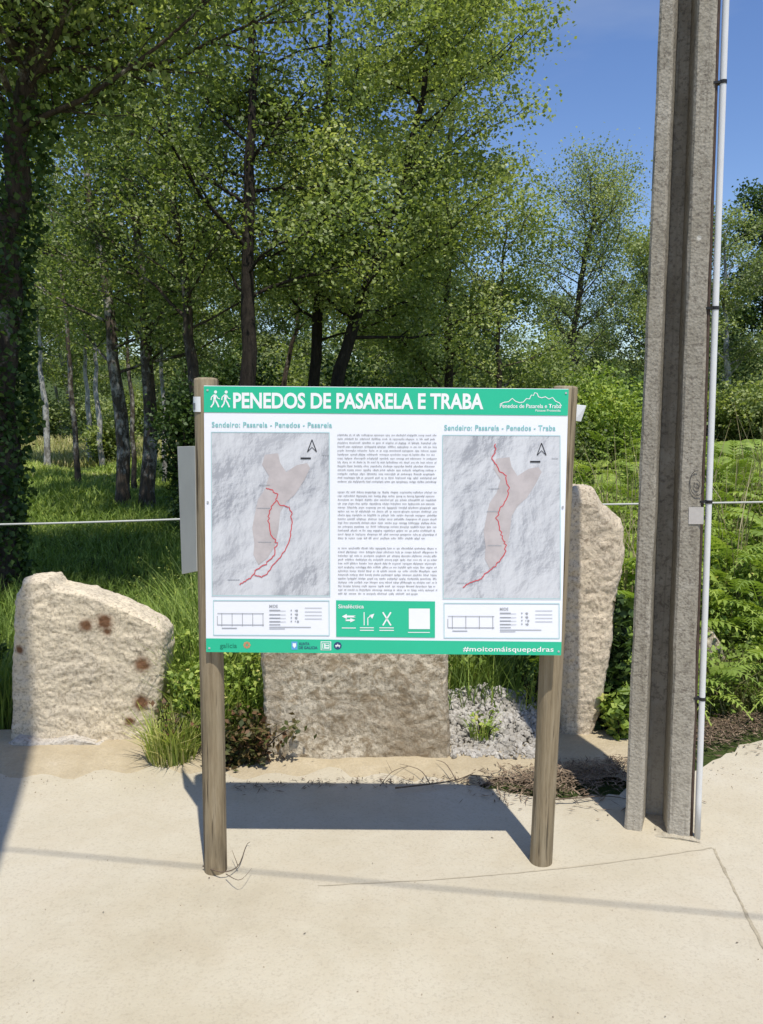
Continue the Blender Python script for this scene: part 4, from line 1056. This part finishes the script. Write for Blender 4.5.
# white gravel heap
rng = np.random.default_rng(21)
ctr = gp(497, 742); mb = MB()
def pebble(c, r, rd):
    bm = bmesh.new(); bmesh.ops.create_icosphere(bm, subdivisions=1, radius=r); sx, sy, sz = rd.uniform(.7, 1.3), rd.uniform(.7, 1.2), rd.uniform(.5, .9); Rm = Euler((rd.uniform(0, 3), rd.uniform(0, 3), rd.uniform(0, 3))).to_matrix()
    V = [Rm @ Vector((v.co.x * sx, v.co.y * sy, v.co.z * sz)) * rd.uniform(.85, 1.15) + c for v in bm.verts]; Fc = [tuple(v.index for v in f.verts) for f in bm.faces]; bm.free(); return V, Fc
rd = random.Random(8)
bm = bmesh.new(); bmesh.ops.create_icosphere(bm, subdivisions=1, radius=1); ico_v = [v.co.copy() for v in bm.verts]; bm.verts.index_update(); ico_f = [tuple(v.index for v in f.verts) for f in bm.faces]; bm.free()
def peb(c, r):
    s = Vector((rd.uniform(.7, 1.3), rd.uniform(.7, 1.2), rd.uniform(.5, .9))); Rm = Euler((rd.uniform(0, 3), rd.uniform(0, 3), rd.uniform(0, 3))).to_matrix()
    mb.add([Rm @ Vector((v.x * s.x, v.y * s.y, v.z * s.z)) * r * rd.uniform(.82, 1.18) + c for v in ico_v], ico_f)
gx0, gx1 = gp(450, 750).x, gp(545, 745).x
for i in range(2600):
    x = rd.uniform(gx0, gx1); yb = 3.60 + .54 * rd.random() ** .9; f = max(0, yb - 3.70) / .44
    peb(Vector((x, yb, .022 + .15 * f * (1 - .5 * abs((x - gx0) / (gx1 - gx0) - .45)) + rd.uniform(-.01, .012))), rd.uniform(.004, .012) if rd.random() < .7 else rd.uniform(.012, .021))
t = NT('white_gravel'); n = t.noise(9, 4); n2 = t.noise(80, 4)
M['gravel'] = t.fin(t.mix(t.ramp(n2, [(.4, .4), (.6, 0)]), t.ramp(n, [(.35, (.30, .275, .23)), (.65, (.52, .49, .44))]), (.25, .23, .2)), .9)
gr = mb.build('gravel', M['gravel']); tag(gr, 'heap of pale crushed gravel between the middle block and the standing stone', 'gravel', None, 'stuff')
V = []; Fc = []
for i in range(13):
    for j in range(9):
        x = gx0 + (gx1 - gx0) * i / 12; f = j / 8; V.append((x, 3.70 + .5 * f, -.005 + .15 * f * (1 - .5 * abs(i / 12 - .45))))
for i in range(12):
    for j in range(8): Fc.append((i * 9 + j, (i + 1) * 9 + j, (i + 1) * 9 + j + 1, i * 9 + j + 1))
mb2 = MB(); mb2.add(V, Fc); tag(mb2.build('gravel_bed', M['gravel'], smooth=True), kind='structure')

mb = MB(); rd = random.Random(66)
for i in range(420):
    px = rd.uniform(-60, 840)
    if rd.random() < .82: p = gp(px, rd.gauss(778, 9), .006)
    else: p = gp(px, rd.uniform(790, 1040), .005)
    peb(p, rd.uniform(.0012, .0034))
M['grit'] = granite('grit', (.52, .45, .33), (.42, .36, .27), (.25, .2, .15))
tag(mb.build('grit', M['grit']), 'loose grit and tiny pebbles scattered on the lane', 'grit', None, 'stuff')

# leaf and needle litter drifting on the lane edge
rng = np.random.default_rng(31)
def litter(name, label, poly_fn, n_, l, wd, seed, mean=.45):
    rng = np.random.default_rng(seed); P = poly_fn(n_, rng)
    an = rng.uniform(0, 3.14, n_); d = np.stack([np.cos(an), np.sin(an), rng.normal(size=n_) * .22], 1); s = np.stack([-np.sin(an), np.cos(an), rng.normal(size=n_) * .2], 1)
    L = (l * rng.uniform(.3, 1.3, n_))[:, None]; W = (wd * rng.uniform(.5, 1.5, n_))[:, None]
    Q = np.stack([P - d * L / 2, P + s * W / 2, P + d * L / 2, P - s * W / 2], 1)
    return tag(quads_mesh(name, Q, M['litter'], None, np.clip(rng.normal(mean, .28, n_), 0, 1)), label, 'litter', None, 'stuff')
def band(pts, wid, zmax):
    P = [gp(*p) for p in pts]; P = np.array([[p.x, p.y] for p in smooth_path([(p.x, p.y, 0) for p in P], 60)])
    def fn(n, rng):
        i = rng.random(n) * 58.99; k = i.astype(int); f = (i - k)[:, None]; c = P[k] * (1 - f) + P[k + 1] * f
        off = rng.normal(size=(n, 2)) * wid * .5 * (.5 + .8 * np.abs(np.sin(i * .37)))[:, None]
        r = np.exp(-(off ** 2).sum(1) / (wid ** 2) * 2)
        return np.concatenate([c + off, (.012 + rng.random(n) * zmax * r)[:, None]], 1)
    return fn
litter('pine_litter', 'dark drift of dry needles and leaves between the sign and the pole', band([(505, 786), (545, 783), (590, 775), (628, 770)], .17, .035), 2300, .05, .0045, 41, .8)
litter('pine_litter', 'dry brown litter along the lane edge right of the pole', band([(640, 755), (700, 738), (735, 727), (790, 716), (900, 705)], .15, .03), 4500, .04, .005, 42, .6)
litter('pine_litter', 'thin scatter of needles and leaf crumbs under the sign', band([(240, 790), (330, 785), (420, 783), (500, 786)], .05, .010), 320, .035, .004, 43, .35)
litter('leaf_crumbs', 'scattered leaf crumbs and grit lying on the lane', lambda n, r: np.stack([r.uniform(-2.2, 2.6, n), r.uniform(1.4, 3.6, n), np.full(n, .008)], 1), 40, .012, .006, 44, .4)
# twigs
M['twig'] = plain('dry_twig', (.13, .095, .065), .9, .3, 60)
def twig(label, P, r, kids, group=None):
    b = gp(*P[0]); root_pts = [gp(*p, .02 + .012 * math.sin(i * 1.7)) for i, p in enumerate(P)]
    mb = MB(); o0 = root_pts[0]; mb.tube([p - o0 for p in smooth_path(root_pts, 14)], [r * (1 - .7 * i / 13) for i in range(14)], 6)
    for kk in kids:
        kp = [gp(*p, .03 + .02 * (i % 2)) - o0 for i, p in enumerate(kk)]; mb.tube(smooth_path(kp, 8), [r * .6 * (1 - .7 * i / 7) for i in range(8)], 5)
    o = mb.build('twig', M['twig'], smooth=True); o.location = o0; tag(o, label, 'twig', group)
twig('forked dry twig lying at the foot of the left sign post', [(203, 866), (222, 872), (238, 866), (246, 846), (250, 842)], .0026, [[(226, 874), (240, 880), (252, 868)], [(238, 866), (232, 850)]])
twig('long crooked dry twig at the right end of the panel shadow', [(395, 788), (430, 784), (456, 780), (476, 772), (484, 768)], .0042, [[(430, 784), (420, 770), (400, 764)], [(456, 780), (446, 764), (436, 760)], [(470, 775), (500, 778), (520, 784)]])
twig('thin dry stick lying in the litter left of the pole', [(545, 800), (575, 798), (606, 796), (628, 799)], .004, [[(575, 798), (590, 788)]])
twig('thin pale twig curling over the sand below the middle block', [(380, 786), (392, 772), (410, 766), (425, 768)], .0018, [[(392, 772), (386, 760)]])
